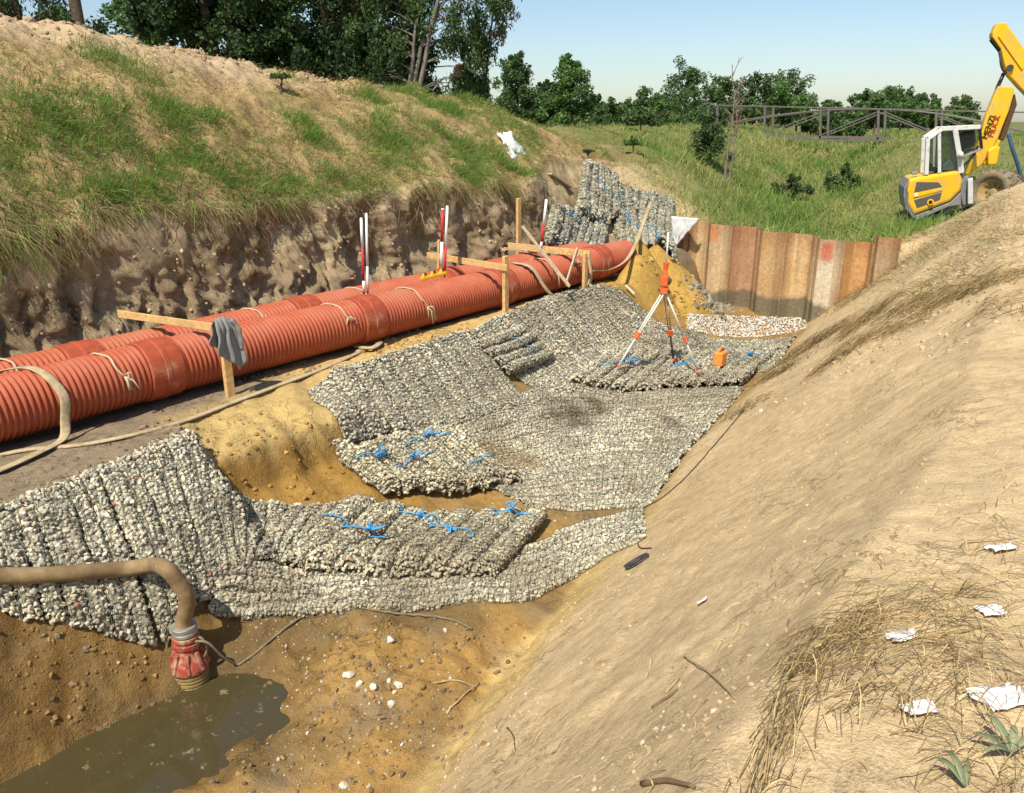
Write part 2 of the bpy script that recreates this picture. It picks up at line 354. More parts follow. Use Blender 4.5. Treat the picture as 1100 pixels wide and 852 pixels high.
# beyond the piles the columns keep their places
cols = []
for k_, n_ in enumerate(_seg):
    a = _R[:, k_, 0][:, None]; b = _R[:, k_+1, 0][:, None]; cols.append(a+(b-a)*np.linspace(0, 1, n_, endpoint=False)[None])
cols.append(_R[:, -1, 0][:, None]); GXm = np.concatenate(cols, 1); GYm = np.broadcast_to(_ny[:, None], GXm.shape).copy()
GZm = T_full(GXm, GYm)
# cliff face: push it in and out so that it breaks into slabs and hollows
_c0 = sum(_seg[:7]); _c1 = sum(_seg[:8])
_cl = np.zeros(GXm.shape[1]); _cl[_c0-7:_c1+6] = 1; _cl[_c0-7:_c0+6] = np.linspace(0, 1, 13); _cl[_c1-2:_c1+6] = np.linspace(1, 0, 8)
_cy = sstep(-4, 0, GYm)*sstep(16.2, 14.2, GYm)
_ax = 0.6*np.clip(fbm(GYm*0.85, GZm*0.12, 31, 3), -0.8, 0.8)*0.35+0.3*fbm(GYm*2.3, GZm*0.9, 32, 4)+0.15*fbm(GYm*7, GZm*4.5, 33, 5)+0.16*(0.35-np.abs(fbm(GYm*3.1, GZm*1.6, 37, 3)))
_ax = _ax-0.09*np.exp(-(fbm(GYm*2.6, GZm*0.45, 38, 3)/0.07)**2)-0.05*np.exp(-(fbm(GYm*5.2, GZm*2.2, 39, 3)/0.08)**2)
_hang = np.clip((GZm-1.4)/1.9, 0, 1)
GXm = GXm+_cl[None]*_cy*(np.minimum(_ax, 0.14)-0.14*np.sin(_hang*np.pi)*(0.5+0.9*vnoise(GYm*0.9, GYm*0+3, 35)))
_ys = GYm+_cl[None]*_cy*0.12*fbm(GYm*4, GZm*4, 36, 3)
nr, nc = GXm.shape
V_ = np.stack([GXm, _ys, GZm], -1).reshape(-1, 3)
i_ = np.arange(nr-1)[:, None]; j_ = np.arange(nc-1)[None]
Fq_ = np.stack([i_*nc+j_, i_*nc+j_+1, (i_+1)*nc+j_+1, (i_+1)*nc+j_], -1).reshape(-1, 4)
# soil colours (albedo)
x_, y_, z_ = GXm.ravel(), GYm.ravel(), GZm.ravel()
def lerp(c, c2, f): return c*(1-f[:, None])+np.asarray(c2)*f[:, None]
C_ = np.tile(np.array([0.52, 0.378, 0.198]), (len(x_), 1))
C_ = lerp(C_, (0.57, 0.435, 0.25), np.clip(fbm(x_*0.8, y_*0.5, 40, 3)*0.5+0.4, 0, 1))
edge_ = _bil(x_, y_)*0
R_all = rails(np.clip(y_, -6, 19)); ex_ = R_all[:, 10, 0]; tx_ = R_all[:, 13, 0]; lx_ = R_all[:, 6, 0]
n1 = fbm(x_*1.1, y_*1.1, 41, 4); n2 = fbm(x_*3.2, y_*3.2, 42, 3)
# bench: grey-brown, trodden; sandy yellow from the middle on
bench = sstep(-10.0, -9.8, x_)*sstep(ex_+0.25, ex_, x_)
C_ = lerp(C_, (0.25, 0.19, 0.12), bench)
sandy = np.array([0.50, 0.30, 0.075]); C_ = lerp(C_, (0.55, 0.375, 0.14), bench*sstep(4.9, 6.0, y_+.5*n1)*np.clip(1.1+n1*0.5, 0, 1)*sstep(-8.75, -8.4, x_))
# trench floor and slope under the mats: yellow-brown sand
inn = sstep(ex_, ex_+0.2, x_)*sstep(tx_+0.35, tx_-0.1, x_)*(y_ < 19.0)
C_ = lerp(C_, (0.36, 0.215, 0.068), inn)
C_ = lerp(C_, (0.20, 0.135, 0.06), inn*np.clip(n1*2.0+0.2, 0, 1)*0.75)
C_ = lerp(C_, (0.25, 0.2, 0.13), inn*np.clip(n2*1.5-0.1, 0, 1)*0.6)
slump = sstep(3.7, 4.0, y_)*sstep(6.3, 5.8, y_)*sstep(-8.1, -7.7, x_)*sstep(-5.6, -6.0, x_)
C_ = lerp(C_, (0.50, 0.35, 0.135), slump*sstep(-6.9, -7.05, x_)); C_ = lerp(C_, (0.34, 0.195, 0.05), slump*sstep(-7.05, -6.9, x_))
heap = np.maximum(np.clip(1.2-np.sqrt(((x_+8.7)/1.7)**2+((y_-16.0)/1.8)**2), 0, 1), np.clip(1.25-np.sqrt(((x_+8.3)/.72)**2+((y_-14.5)/1.35)**2), 0, 1))*(y_ < 19.0); C_ = lerp(C_, (0.46, 0.285, 0.07), np.clip(heap*3, 0, 1))
toeS = np.exp(-((x_-(tx_+0.15+0.16*n1))/0.2)**4)*sstep(9.5, 5.5, y_); C_ = lerp(C_, (0.56, 0.40, 0.16), np.clip(toeS*(0.9+0.5*n2), 0, 1))
# cliff clay
cliff = np.zeros((nr, nc)); cliff[:, _c0-2:_c1+8] = 1; cliff = cliff.ravel()*(y_ < 17)
C_ = lerp(C_, (0.37, 0.28, 0.165), cliff); C_ = lerp(C_, (0.25, 0.18, 0.10), cliff*np.clip(fbm(y_*2.2, z_*2.2, 44, 3)*1.8+0.2, 0, 1))
# embankment: earth with litter, thatch colours
emb = sstep(lx_+0.02, lx_-0.2, x_)
C_ = lerp(C_, (0.38, 0.265, 0.13), emb); C_ = lerp(C_, (0.30, 0.20, 0.09), emb*np.clip(n1*1.4+0.2, 0, 1))
C_ = lerp(C_, (0.2, 0.2, 0.06), emb*np.clip(fbm(x_*0.6, y_*0.6, 45, 3)*2-0.1, 0, 1)*0.6)
top = emb*sstep(-13.2, -14.2, x_+0.4*n1)*sstep(13, 9, y_); C_ = lerp(C_, (0.47, 0.35, 0.21), top)
sandb = np.exp(-(((x_+12.1)/0.9)**2+((y_-16.1)/0.75)**2)**2); C_ = lerp(C_, (0.50, 0.36, 0.17), sandb*(1-0.5*np.clip(n2, 0, 1)))
# green country beyond the piles and behind the heap
gr = np.maximum(sstep(19.0, 24, y_+2*n1)*sstep(2, -4, x_), np.maximum(sstep(-17, -19, x_), sstep(45, 60, np.abs(x_)+np.abs(y_)*0.5)))
C_ = lerp(C_, (0.14, 0.16, 0.045), gr*0.9)
e_ = ((x_+5.5-0.05*(y_-2))/0.7)**2+((y_-1.8)/1.5)**2
wet_ = np.clip(np.clip(1.5-e_*0.5, 0, 1)+.35*np.clip(.5+n1*1.5, 0, 1)*(y_ < 6), 0, 1)*inn; C_ = C_*(1-0.42*wet_[:, None])
C_ = np.clip(C_, 0.01, 0.8)
_smo = np.ones((nr-1, nc-1), bool); _smo[:, :_c0-12] = (_ny[:-1] > 21)[:, None]; _smo = _smo.ravel()
ground = obj('ground', mesh('ground', V_, Fq_, C_, smooth=_smo, extra={'wet': wet_}), 'ground'); tag(ground, kind='structure')

_GT = np.concatenate([np.arange(1.2, 8, 0.08), np.arange(8, 21, 0.12), np.arange(21, 26, 0.4), np.arange(26, 80, 2.0)])
def G(px, py, t0=1.2, t1=80, extra=0.0):
    """first point where the pixel's ray meets the ground"""
    d = ray(px, py); t = _GT; P = CAM+d*t[:, None]
    ins = (P[:, 0] > -17) & (P[:, 0] < 2.9) & (P[:, 1] > -1) & (P[:, 1] < 20.9); tI = t[ins]; PI = P[ins]
    if len(tI) and np.any(PI[:, 2] < T(PI[:, 0], PI[:, 1])+extra): t, P = tI, PI          # met inside the fine table
    below = np.nonzero(P[:, 2] < T(P[:, 0], P[:, 1])+extra)[0]
    if not len(below): return P[-1]
    k = below[0]; a, b = t[max(0, k-1)], t[k]; tt = np.linspace(a, b, 24); P = CAM+d*tt[:, None]; hit = np.nonzero(P[:, 2] < T(P[:, 0], P[:, 1])+extra)[0]
    return P[hit[0]] if len(hit) else P[-1]
_SX = np.gradient(_HZ, _HS, axis=1); _SY = np.gradient(_HZ, _HS, axis=0)
def _box(a, r=3):
    for ax in (0, 1):
        c = np.cumsum(np.pad(a, [(r+1, r) if k == ax else (0, 0) for k in (0, 1)], mode='edge'), axis=ax); n_ = a.shape[ax]; a = (np.take(c, np.arange(n_)+2*r+1, ax)-np.take(c, np.arange(n_), ax))/(2*r+1)
    return a
_SXb, _SYb = _box(_SX), _box(_SY)
def nrm(x, y, e=0.05):
    x = np.asarray(x, float); y = np.asarray(y, float); i = np.rint((x+17)/_HS).astype(int); j = np.rint((y+1)/_HS).astype(int)
    if np.all((i >= 0) & (j >= 0) & (i < len(_HX)) & (j < len(_HY))):
        n = np.stack([-_SXb[j, i], -_SYb[j, i], np.ones(x.shape)], -1); return n/np.linalg.norm(n, axis=-1, keepdims=True)
    n = np.stack([-(T(x+e, y)-T(x-e, y))/(2*e), -(T(x, y+e)-T(x, y-e))/(2*e), np.ones_like(np.asarray(x, float))], -1)
    return n/np.linalg.norm(n, axis=-1, keepdims=True)
# water in the sump
th = np.linspace(0, 2*np.pi, 48, endpoint=False)
wv = np.concatenate([[(-5.4, 1.6, -0.03)], np.stack([-5.4+1.1*np.cos(th), 1.6+2.0*np.sin(th), np.full(48, -0.03)], 1)])
gW = NG('water'); pass
cW = gW.mix(gW.ramp(gW.noise(9, 7, 0.75), [(0.61, 0), (0.65, 1)]), (0.062, 0.049, 0.021), (0.22, 0.18, 0.08)); gW.l(cW, gW.b.inputs['Base Color'])
gW.bump(gW.noise(16, 3, 0.5), 0.12, 0.01); gW.done('water', 0.06, 0.5)
wo_ = obj('puddle_water', mesh('puddle_water', wv, np.array([(0, i+1, (i+1) % 48+1) for i in range(48)])), 'water'); tag(wo_, kind='structure')
# ---------------------------------------------------------------- corrugated pipes
g = NG('pipe_plastic'); geo = g.n('ShaderNodeNewGeometry')
f = g.noise(6, 6, 0.7); f2 = g.noise(1.1, 5, 0.65)
c = g.mix(g.ramp(f, [(0.35, 0), (0.7, 1)]), (0.37, 0.08, 0.037), (0.45, 0.112, 0.052))
c = g.mix(g.ramp(f2, [(0.5, 0), (0.72, 0.4)]), c, (0.40, 0.17, 0.09))
sepn = g.n('ShaderNodeSeparateXYZ'); g.l(geo.outputs['Normal'], sepn.inputs[0])
up_ = g.n('ShaderNodeMapRange'); g.l(sepn.outputs[2], up_.inputs[0]); up_.inputs[1].default_value = 0.55; up_.inputs[2].default_value = 1.0
dm = g.n('ShaderNodeMath', operation='MULTIPLY'); g.l(up_.outputs[0], dm.inputs[0]); g.l(g.ramp(g.noise(2.2, 6, 0.7), [(0.38, 0), (0.62, 0.55)]), dm.inputs[1])
c = g.mix(dm.outputs[0], c, (0.42, 0.20, 0.12)); g.l(c, g.b.inputs['Base Color'])
g.bump(f, 0.15, 0.01); g.done('pipe_plastic', 0.6, 0.25)
simple('coupling_plastic', (0.37, 0.075, 0.034), 0.6, 0.25, var=0.2, scale=8, dirt=(0.42, 0.2, 0.12), dirtamt=0.25)
simple('rope', (0.52, 0.42, 0.27), 0.9, 0.1, scale=90)
simple('hose_canvas', (0.46, 0.36, 0.215), 0.9, 0.1, scale=30, dirt=(0.3, 0.22, 0.12), dirtamt=0.35)
simple('wood', (0.62, 0.40, 0.165), 0.8, 0.2, var=0.3, scale=20, dirt=(0.42, 0.27, 0.12), dirtamt=0.2)
simple('old_wood', (0.50, 0.38, 0.25), 0.85, 0.1, var=0.3, scale=25)
simple('white_paint', (0.78, 0.77, 0.73), 0.5, 0.3, var=0.06)
simple('red_paint', (0.50, 0.03, 0.035), 0.5, 0.3, var=0.12)
simple('orange_plastic', (0.75, 0.13, 0.03), 0.5, 0.4, var=0.15)
simple('yellow_plastic', (0.72, 0.44, 0.02), 0.5, 0.4, var=0.15)
simple('aluminium', (0.62, 0.62, 0.60), 0.45, 0.4, metal=0.3, var=0.08)
simple('dark_metal', (0.05, 0.05, 0.05), 0.5, 0.4, var=0.2)
simple('blue_rope', (0.07, 0.33, 0.64), 0.6, 0.3, var=0.25, scale=60)
simple('net', (0.10, 0.10, 0.075), 0.9, 0.1)
simple('grey_cloth', (0.23, 0.23, 0.225), 0.95, 0.1, var=0.2, scale=60)

PR = 0.32
def pipe_section(L, seg=44, pitch=0.060):
    n = int(round(L/pitch)); prof_y = np.array([0.0, 0.16, 0.32, 0.62, 0.78]); prof_r = np.array([-0.025, -0.016, 0.0, 0.0, -0.016])
    ys = np.concatenate([(i+prof_y)*pitch for i in range(n)]+[[n*pitch]]); rs = np.concatenate([prof_r]*n+[[-0.025]])+PR
    a = np.linspace(0, 2*np.pi, seg, endpoint=False)
    V = np.stack([rs[:, None]*np.cos(a), np.broadcast_to(ys[:, None], (len(ys), seg)), rs[:, None]*np.sin(a)], -1).reshape(-1, 3)
    i = np.arange(len(ys)-1)[:, None]; j = np.arange(seg)[None]; k = (j+1) % seg
    return mesh('pipe_section', V, np.stack([i*seg+j, i*seg+k, (i+1)*seg+k, (i+1)*seg+j], -1).reshape(-1, 4)[:, ::-1], smooth=True)
def ring_mesh(name, prof, seg=44):
    prof = np.array(prof); a = np.linspace(0, 2*np.pi, seg, endpoint=False)
    V = np.stack([prof[:, 1][:, None]*np.cos(a), np.broadcast_to(prof[:, 0][:, None], (len(prof), seg)), prof[:, 1][:, None]*np.sin(a)], -1).reshape(-1, 3)
    i = np.arange(len(prof)-1)[:, None]; j = np.arange(seg)[None]; k = (j+1) % seg
    return mesh(name, V, np.stack([i*seg+j, i*seg+k, (i+1)*seg+k, (i+1)*seg+j], -1).reshape(-1, 4)[:, ::-1])
SEC = 3.08
sec_me = pipe_section(SEC-0.02); end_me = pipe_section(1.12); cup_me = ring_mesh('coupling', [(-.2, PR-.03), (-.2, PR+.012), (-.185, PR+.022), (-.03, PR+.022), (-.022, PR+.03), (.022, PR+.03), (.03, PR+.022), (.185, PR+.022), (.2, PR+.012), (.2, PR-.03)])
def pipe(X, Z, first, n, label):
    r = empty('drainage_pipe', (X-0.015*(first-7), first, Z)); r.rotation_euler = (0, 0, 0.015); tag(r, label, 'pipe', 'orange corrugated pipes')
    wig = lambda y: (0.02*math.sin(y*0.8+X), 0.015*math.sin(y*0.6+2*X))
    for i in range(n+1):
        dx, dz = wig(i*SEC); ex, ez = wig((i+1)*SEC)
        o = obj('pipe_section', sec_me if i < n else end_me, 'pipe_plastic', r); o.location = (dx, i*SEC+0.01, dz)
        o.rotation_euler = (math.atan2(ez-dz, SEC), random.Random(i).uniform(0, 6), -math.atan2(ex-dx, SEC))
        o.rotation_euler = (math.atan2(ez-dz, SEC), 0, -math.atan2(ex-dx, SEC))
        c = obj('coupling', cup_me, 'coupling_plastic', r); c.location = (dx, i*SEC, dz)
    return r
PX1, PZ1, PX2, PZ2 = -8.6, 1.845, -9.31, 1.82
pipe(PX1, PZ1, 4.25-3*SEC, 6, 'orange corrugated plastic pipe in front, nearer the stone mats')
pipe(PX2, PZ2, 3.75-3*SEC, 6, 'orange corrugated plastic pipe behind, against the earth wall')

# ---------------------------------------------------------------- strings tied round the pipes
def string_tie(X, Z, Y, a0, a1, label, tail=0.12, slant=0.1, knot_at=None):
    a = np.radians(np.linspace(a0, a1, 26)); R_ = PR+0.008; X = X-0.015*(Y-7)
    P = np.stack([X+R_*np.cos(a), Y+slant*np.linspace(0, 1, 26)+0.015*np.sin(a*7), Z+R_*np.sin(a)], 1)
    m = MB().tube(P, 0.011, 6)
    k = knot_at if knot_at is not None else len(P)-1
    q = P[k]; rr = np.random.default_rng(int(Y*100))
    for t in range(6):
        d = rr.normal(size=3)*0.03+np.array([0.03, 0.01, -0.02]); m.tube([q, q+d+np.array([.02, 0, .01]), q+d*1.6+np.array([0.02, 0, -tail*rr.uniform(0.2, 1)])], 0.009, 5)
    o = m.build('rope', 'rope', None, True); tag(o, label, 'rope', 'pale ropes tied round the pipes'); return o
string_tie(PX1, PZ1, 3.62, 125, 20, 'pale frayed rope with a knot on front pipe beside the yellow board', 0.16, 0.12)
string_tie(PX1, PZ1, 8.15, 120, 10, 'pale rope over the front pipe just before its second coupling in view', 0.2, 0.18)
string_tie(PX1, PZ1, 6.75, 120, 30, 'pale rope over the front pipe between jacket and paired poles', 0.05, 0.1)
string_tie(PX1, PZ1, 11.55, 125, 15, 'pale rope over the front pipe right of the middle short post', 0.18, 0.12)
string_tie(PX1, PZ1, 12.35, 125, 35, 'pale rope over the front pipe near its far end', 0.05, 0.1)
string_tie(PX2, PZ2, 2.95, 110, 30, 'pale rope over the rear pipe at the left picture edge', 0.05, 0.1)
string_tie(PX2, PZ2, 5.95, 120, 40, 'pale rope over the rear pipe right of the jacket', 0.05, 0.12)
string_tie(PX2, PZ2, 7.75, 120, 50, 'pale rope over the rear pipe left of the paired survey poles', 0.05, 0.12)

# ---------------------------------------------------------------- hoses
def ribbon(P, wd, th, name, mat, label, cat, n=60, across=None, group=None):
    """flat hose: lens-shaped section, laid flat along the path"""
    P = smooth_path(P, n); Tn = np.gradient(P, axis=0); Tn /= np.linalg.norm(Tn, axis=1)[:, None]
    if across is None: A = np.cross(Tn, [0, 0, 1.0])
    else:
        A = smooth_path(across, n)
    A = A/(np.linalg.norm(A, axis=1)[:, None]+1e-9); N = np.cross(A, Tn)
    prof = [(-1, 0), (-.7, .8), (0, 1), (.7, .8), (1, 0), (.7, -.8), (0, -1), (-.7, -.8)]
    V = np.stack([P+A*(u*wd/2)+N*(v*th/2) for u, v in prof], 1).reshape(-1, 3); k = 8; i = np.arange(n-1)[:, None]; j = np.arange(k)[None]; jj = (j+1) % k
    Fq = np.stack([i*k+j, i*k+jj, (i+1)*k+jj, (i+1)*k+j], -1).reshape(-1, 4)
    o = obj(name, mesh(name, V, [Fq, np.arange(k)[::-1][None], (np.arange(k)+(n-1)*k)[None]], smooth=True), mat); tag(o, label, cat, group); return o
def GP(pts, lift=0.0):
    out = []
    for p in pts:
        q = G(p[0], p[1]); out.append(q+np.array([0, 0, lift+(p[2] if len(p) > 2 else 0)]))
    return np.array(out)
hp = GP([(-40, 498), (6, 489), (35, 484), (90, 479), (150, 467), (200, 453), (255, 432), (300, 415), (345, 398), (385, 380), (398, 372)], 0.015)
ribbon(hp, 0.075, 0.03, 'flat_hose', 'hose_canvas', 'long tan flat hose lying on the bench beside the front pipe', 'hose', 90)
ribbon([(-9.35, 2.62, PZ2+PR+.02), (-9.05, 2.74, 2.06), (-8.78, 2.86, PZ1+PR-.02), (-8.55, 2.98, PZ1+PR+.015), (-8.33, 3.05, PZ1+PR*.83), (-8.17, 3.10, PZ1+.08), (-8.14, 3.06, 1.70), (-8.06, 2.98, 1.545), (-7.9, 2.7, 1.535), (-7.75, 2.3, 1.53), (-7.65, 1.9, 1.53)],
       0.10, 0.02, 'flat_hose', 'hose_canvas', 'tan flat hose slung over both pipes at the left edge', 'hose', 60,
       across=[(.3, 1, 0), (.2, 1, 0), (0, 1, 0), (0, 1, 0), (0, 1, 0), (0, 1, 0), (0, 1, 0.1), (.3, 1, .0), (1, .5, 0), (1, .3, 0), (1, .2, 0)])
# hose bundle at the end of the long hose
P = GP([(385, 380), (395, 371), (408, 372), (400, 378), (383, 376), (392, 368), (405, 366)], 0.03); P[2:, 2] += 0.03
ribbon(P, 0.10, 0.03, 'folded_hose', 'hose_canvas', 'bunched end of tan hose lying on the yellow sand edge', 'hose', 60)
# loop hoses near the far end of the front pipe
fx = PX1+PR+0.03
ribbon([(PX1-0.1, 10.9, PZ1+PR+.02), (PX1+0.22, 11.0, PZ1+PR*.85), (fx+.03, 11.15, PZ1-0.05), (fx+.1, 11.35, 1.6), (fx+.15, 11.8, 1.56), (fx+.15, 12.2, 1.58), (fx+.08, 12.5, 1.62), (fx+.03, 12.62, 1.85), (PX1+.25, 12.72, PZ1+PR*.85)],
       0.10, 0.025, 'flat_hose', 'hose_canvas', 'pale flat hose looping down in front of the far pipe stretch', 'hose', 60, across=[(0, 1, 0)]*3+[(.3, 1, 0), (1, .3, .2), (1, 0, .2), (.4, 1, 0), (0, 1, 0), (0, 1, 0)])
a1 = on(0, -8.05, 655, 288); b1 = on(0, -8.9, 697, 220)
ribbon([on(0, -8.0, 637, 291), on(0, -8.0, 654, 290), on(0, -8.15, 672, 280), on(0, -8.5, 683, 262), on(0, -8.9, 691, 240), on(0, -9.25, 699, 218)],
       0.13, 0.03, 'flat_hose', 'hose_canvas', 'pale flat hose hanging from the far stone mats to the sand', 'hose', 40, across=[(.3, 1, .1)]*6)

# ---------------------------------------------------------------- posts, boards, survey poles
def post(px, pyb, pyt, X, wd, label, lean=(0, 0), grp=None, mat='wood', name='wooden_post'):
    b = on(0, X, px, pyb); t = on(0, X, px, pyt); b[2] = T(b[0], b[1])-0.08 if mat == 'wood' else b[2]
    tt = np.array([b[0]+lean[0], b[1]+lean[1], t[2]])
    m = MB(); m.bar(b, tt, wd, wd*0.6, up=(1, 0, 0)); o = m.build(name, mat); bev(o, 0.006); tag(o, label, 'post', grp); return tt
def bev(o, wdt=0.006, seg=2):
    md = o.modifiers.new('bevel', 'BEVEL'); md.width = wdt; md.segments = seg; md.limit_method = 'ANGLE'; return o
def board(a, b, wd, th, label, up=(0, 0, 1), mat='wood', cat='board', name='wooden_board'):
    m = MB(); m.bar(a, b, th, wd, up=up); o = m.build(name, mat); bev(o, 0.004); tag(o, label, cat); return o
t1 = post(246, 412, 342, -7.98, 0.10, 'short wooden post under the grey jacket beside front pipe', grp='wooden posts by the pipes')
board(on(0, -9.72, 127, 337), on(0, -7.94, 246, 355)+np.array([0, 0.03, 0]), 0.09, 0.025, 'long yellow board reaching from earth wall to the jacket post')
t2 = post(543, 324, 275, -8.05, 0.10, 'short wooden post standing before the middle of front pipe', grp='wooden posts by the pipes')
board(on(0, -9.75, 459, 274), on(0, -7.95, 545, 288), 0.10, 0.03, 'pale board running from earth wall to the middle short post')
t3 = post(628, 305, 272, -8.08, 0.10, 'short wooden post before the far end of front pipe', grp='wooden posts by the pipes')
b3 = on(0, -9.75, 546, 264); board(b3, on(0, -8.0, 634, 273), 0.12, 0.035, 'level board across both pipes in front of far stone mats')
board(on(0, -9.6, 541, 267), on(0, -8.9, 605, 275), 0.05, 0.04, 'thin pale batten lying over the pipes below level board', mat='old_wood')
post(557, 262, 213, -9.78, 0.10, 'tall wooden post against the earth wall behind pipes', grp='wooden posts by the pipes')
post(470, 292, 258, -9.74, 0.08, 'leaning wooden stake behind red and white poles', lean=(0, .08), mat='wood', grp='wooden posts by the pipes')
board(on(0, -8.75, 561, 243), on(0, -7.75, 612, 308), 0.05, 0.03, 'thin pale lath leaning steeply across the pipes', mat='old_wood', cat='lath', name='wooden_lath')
def lathXZ(p, q, X1, X2, wd, th, label, mat='old_wood'): return board(on(0, X1, *p), on(0, X2, *q), wd, th, label, mat=mat, cat='lath', name='wooden_lath')
lathXZ((620, 268), (608, 306), -8.2, -7.85, 0.085, 0.03, 'short pale lath propped against front pipe beside the far post')
def pole(px, pyb, pxt, pyt, X, bands, label, r=0.014, grp='red and white survey poles'):
    b = on(0, X, px, pyb); t = on(0, X, pxt, pyt); root = empty('survey_pole', b); tag(root, label, 'survey pole', grp); parts = []
    L = t-b
    tip = MB().tube([b-L/np.linalg.norm(L)*0.06, b], [0.003, r], 8).build('steel_tip', 'dark_metal'); parts.append(tip)
    for f0, f1, c in bands:
        parts.append(MB().tube([b+L*f0, b+L*f1], r, 10).build('band', 'red_paint' if c == 'r' else 'white_paint', None, True))
    cp = MB().tube([t, t+L/np.linalg.norm(L)*0.015], [r*1.1, r*0.6], 8).build('cap', 'white_paint'); parts.append(cp)
    under(root, *parts)
pole(391, 314, 388, 235, -8.88, [(0, .16, 'w'), (.16, .62, 'r'), (.62, 1, 'w')], 'red and white survey pole, left one of the nearer pair', 0.02)
pole(395, 313, 393.5, 230, -8.86, [(0, .33, 'w'), (.33, 1, 'w')], 'all white survey pole, right one of the nearer pair', 0.018)
pole(474, 294, 475.5, 225, -8.9, [(0, .12, 'r'), (.12, .5, 'w'), (.5, 1, 'r')], 'mostly red survey pole, left one of the middle pair', 0.026)
pole(477.5, 295, 480.5, 222, -8.87, [(0, .42, 'r'), (.42, 1, 'w')], 'white over red survey pole, right one of the middle pair', 0.022)
pole(581, 266, 587, 215, -9.0, [(0, .12, 'w'), (.12, .48, 'r'), (.48, 1, 'w')], 'survey pole standing alone before the far stone mats', 0.026)
# yellow folding stand on the rear pipe
y0 = on(0, -8.92, 452, 300); y1 = on(0, -8.8, 479, 293); m = MB(); root = empty('spirit_level', y0); tag(root, 'small yellow tool lying in the gap between pipes near middle poles', 'tool')
z0 = np.array([0, 0, 0.0]); parts = []
m.bar(y0, y1, 0.07, 0.05); parts.append(bev(m.build('body', 'yellow_plastic'), .01))
for f_ in (0.15, 0.5, 0.85):
    q = y0+(y1-y0)*f_; parts.append(MB().box(q+np.array([0, 0, .05]), (.05, .09, .06), taper=0.6).build('lug', 'yellow_plastic'))
    parts.append(MB().tube([q+np.array([-.03, 0, .07]), q+np.array([.03, 0, .07])], .02, 8).build('bolt', 'dark_metal'))
under(root, *parts)
# jacket hung over the post
def jacket():
    """cloth thrown over the post top: hangs in two layers with folds, a sleeve dangling on the far side"""
    c = np.array([t1[0]+.005, t1[1], t1[2]+0.015]); nu, nv = 30, 24; V = []; R_ = np.random.default_rng(8)
    for i in range(nu):
        s_ = i/(nu-1)*2-1; fr = s_ > 0; u = abs(s_)                     # from back hem over the top to front hem
        for j in range(nv):
            v = j/(nv-1)*2-1; half = 0.075+0.10*min(1, u*1.15)**.8
            L_ = 0.47 if fr else 0.36; L_ *= 1+0.18*np.sin(v*2.4+.8)+(.10 if v > .35 else 0)
            fold = 0.022*np.sin(v*6.5+u*1.6)*min(1, u*1.7)+0.012*np.sin(v*13+2*u)
            x = (0.05+0.022*u)*(1 if fr else -1)*min(1, u*6)+fold*(1 if fr else .6); y = v*half+0.035*u+0.012*np.sin(u*9+v*3)
            z = 0.03*(1-min(1, u*5))-L_*u+0.015*np.cos(v*5)*u-0.03*abs(v)**2*(1-u)
            V.append(c+np.array([x, y, z]))
    i = np.arange(nu-1)[:, None]; j = np.arange(nv-1)[None]; Fq = np.stack([i*nv+j, i*nv+j+1, (i+1)*nv+j+1, (i+1)*nv+j], -1).reshape(-1, 4)
    root = empty('jacket', c); tag(root, 'crumpled grey jacket hung over the short post', 'jacket')
    b = obj('body', mesh('body', np.array(V), Fq, smooth=True), 'grey_cloth'); sm = b.modifiers.new('solid', 'SOLIDIFY'); sm.thickness = 0.01
    P = smooth_path([c+np.array([.03, .09, -.02]), c+np.array([.07, .14, -.12]), c+np.array([.075, .16, -.25]), c+np.array([.06, .165, -.37])], 16)
    sl = MB().tube(P, np.linspace(.045, .038, 16)*(1+.12*np.sin(np.arange(16)*1.3)), 10, squash=(.6, 1)).build('sleeve', 'grey_cloth', None, True)
    under(root, b, sl)
jacket()
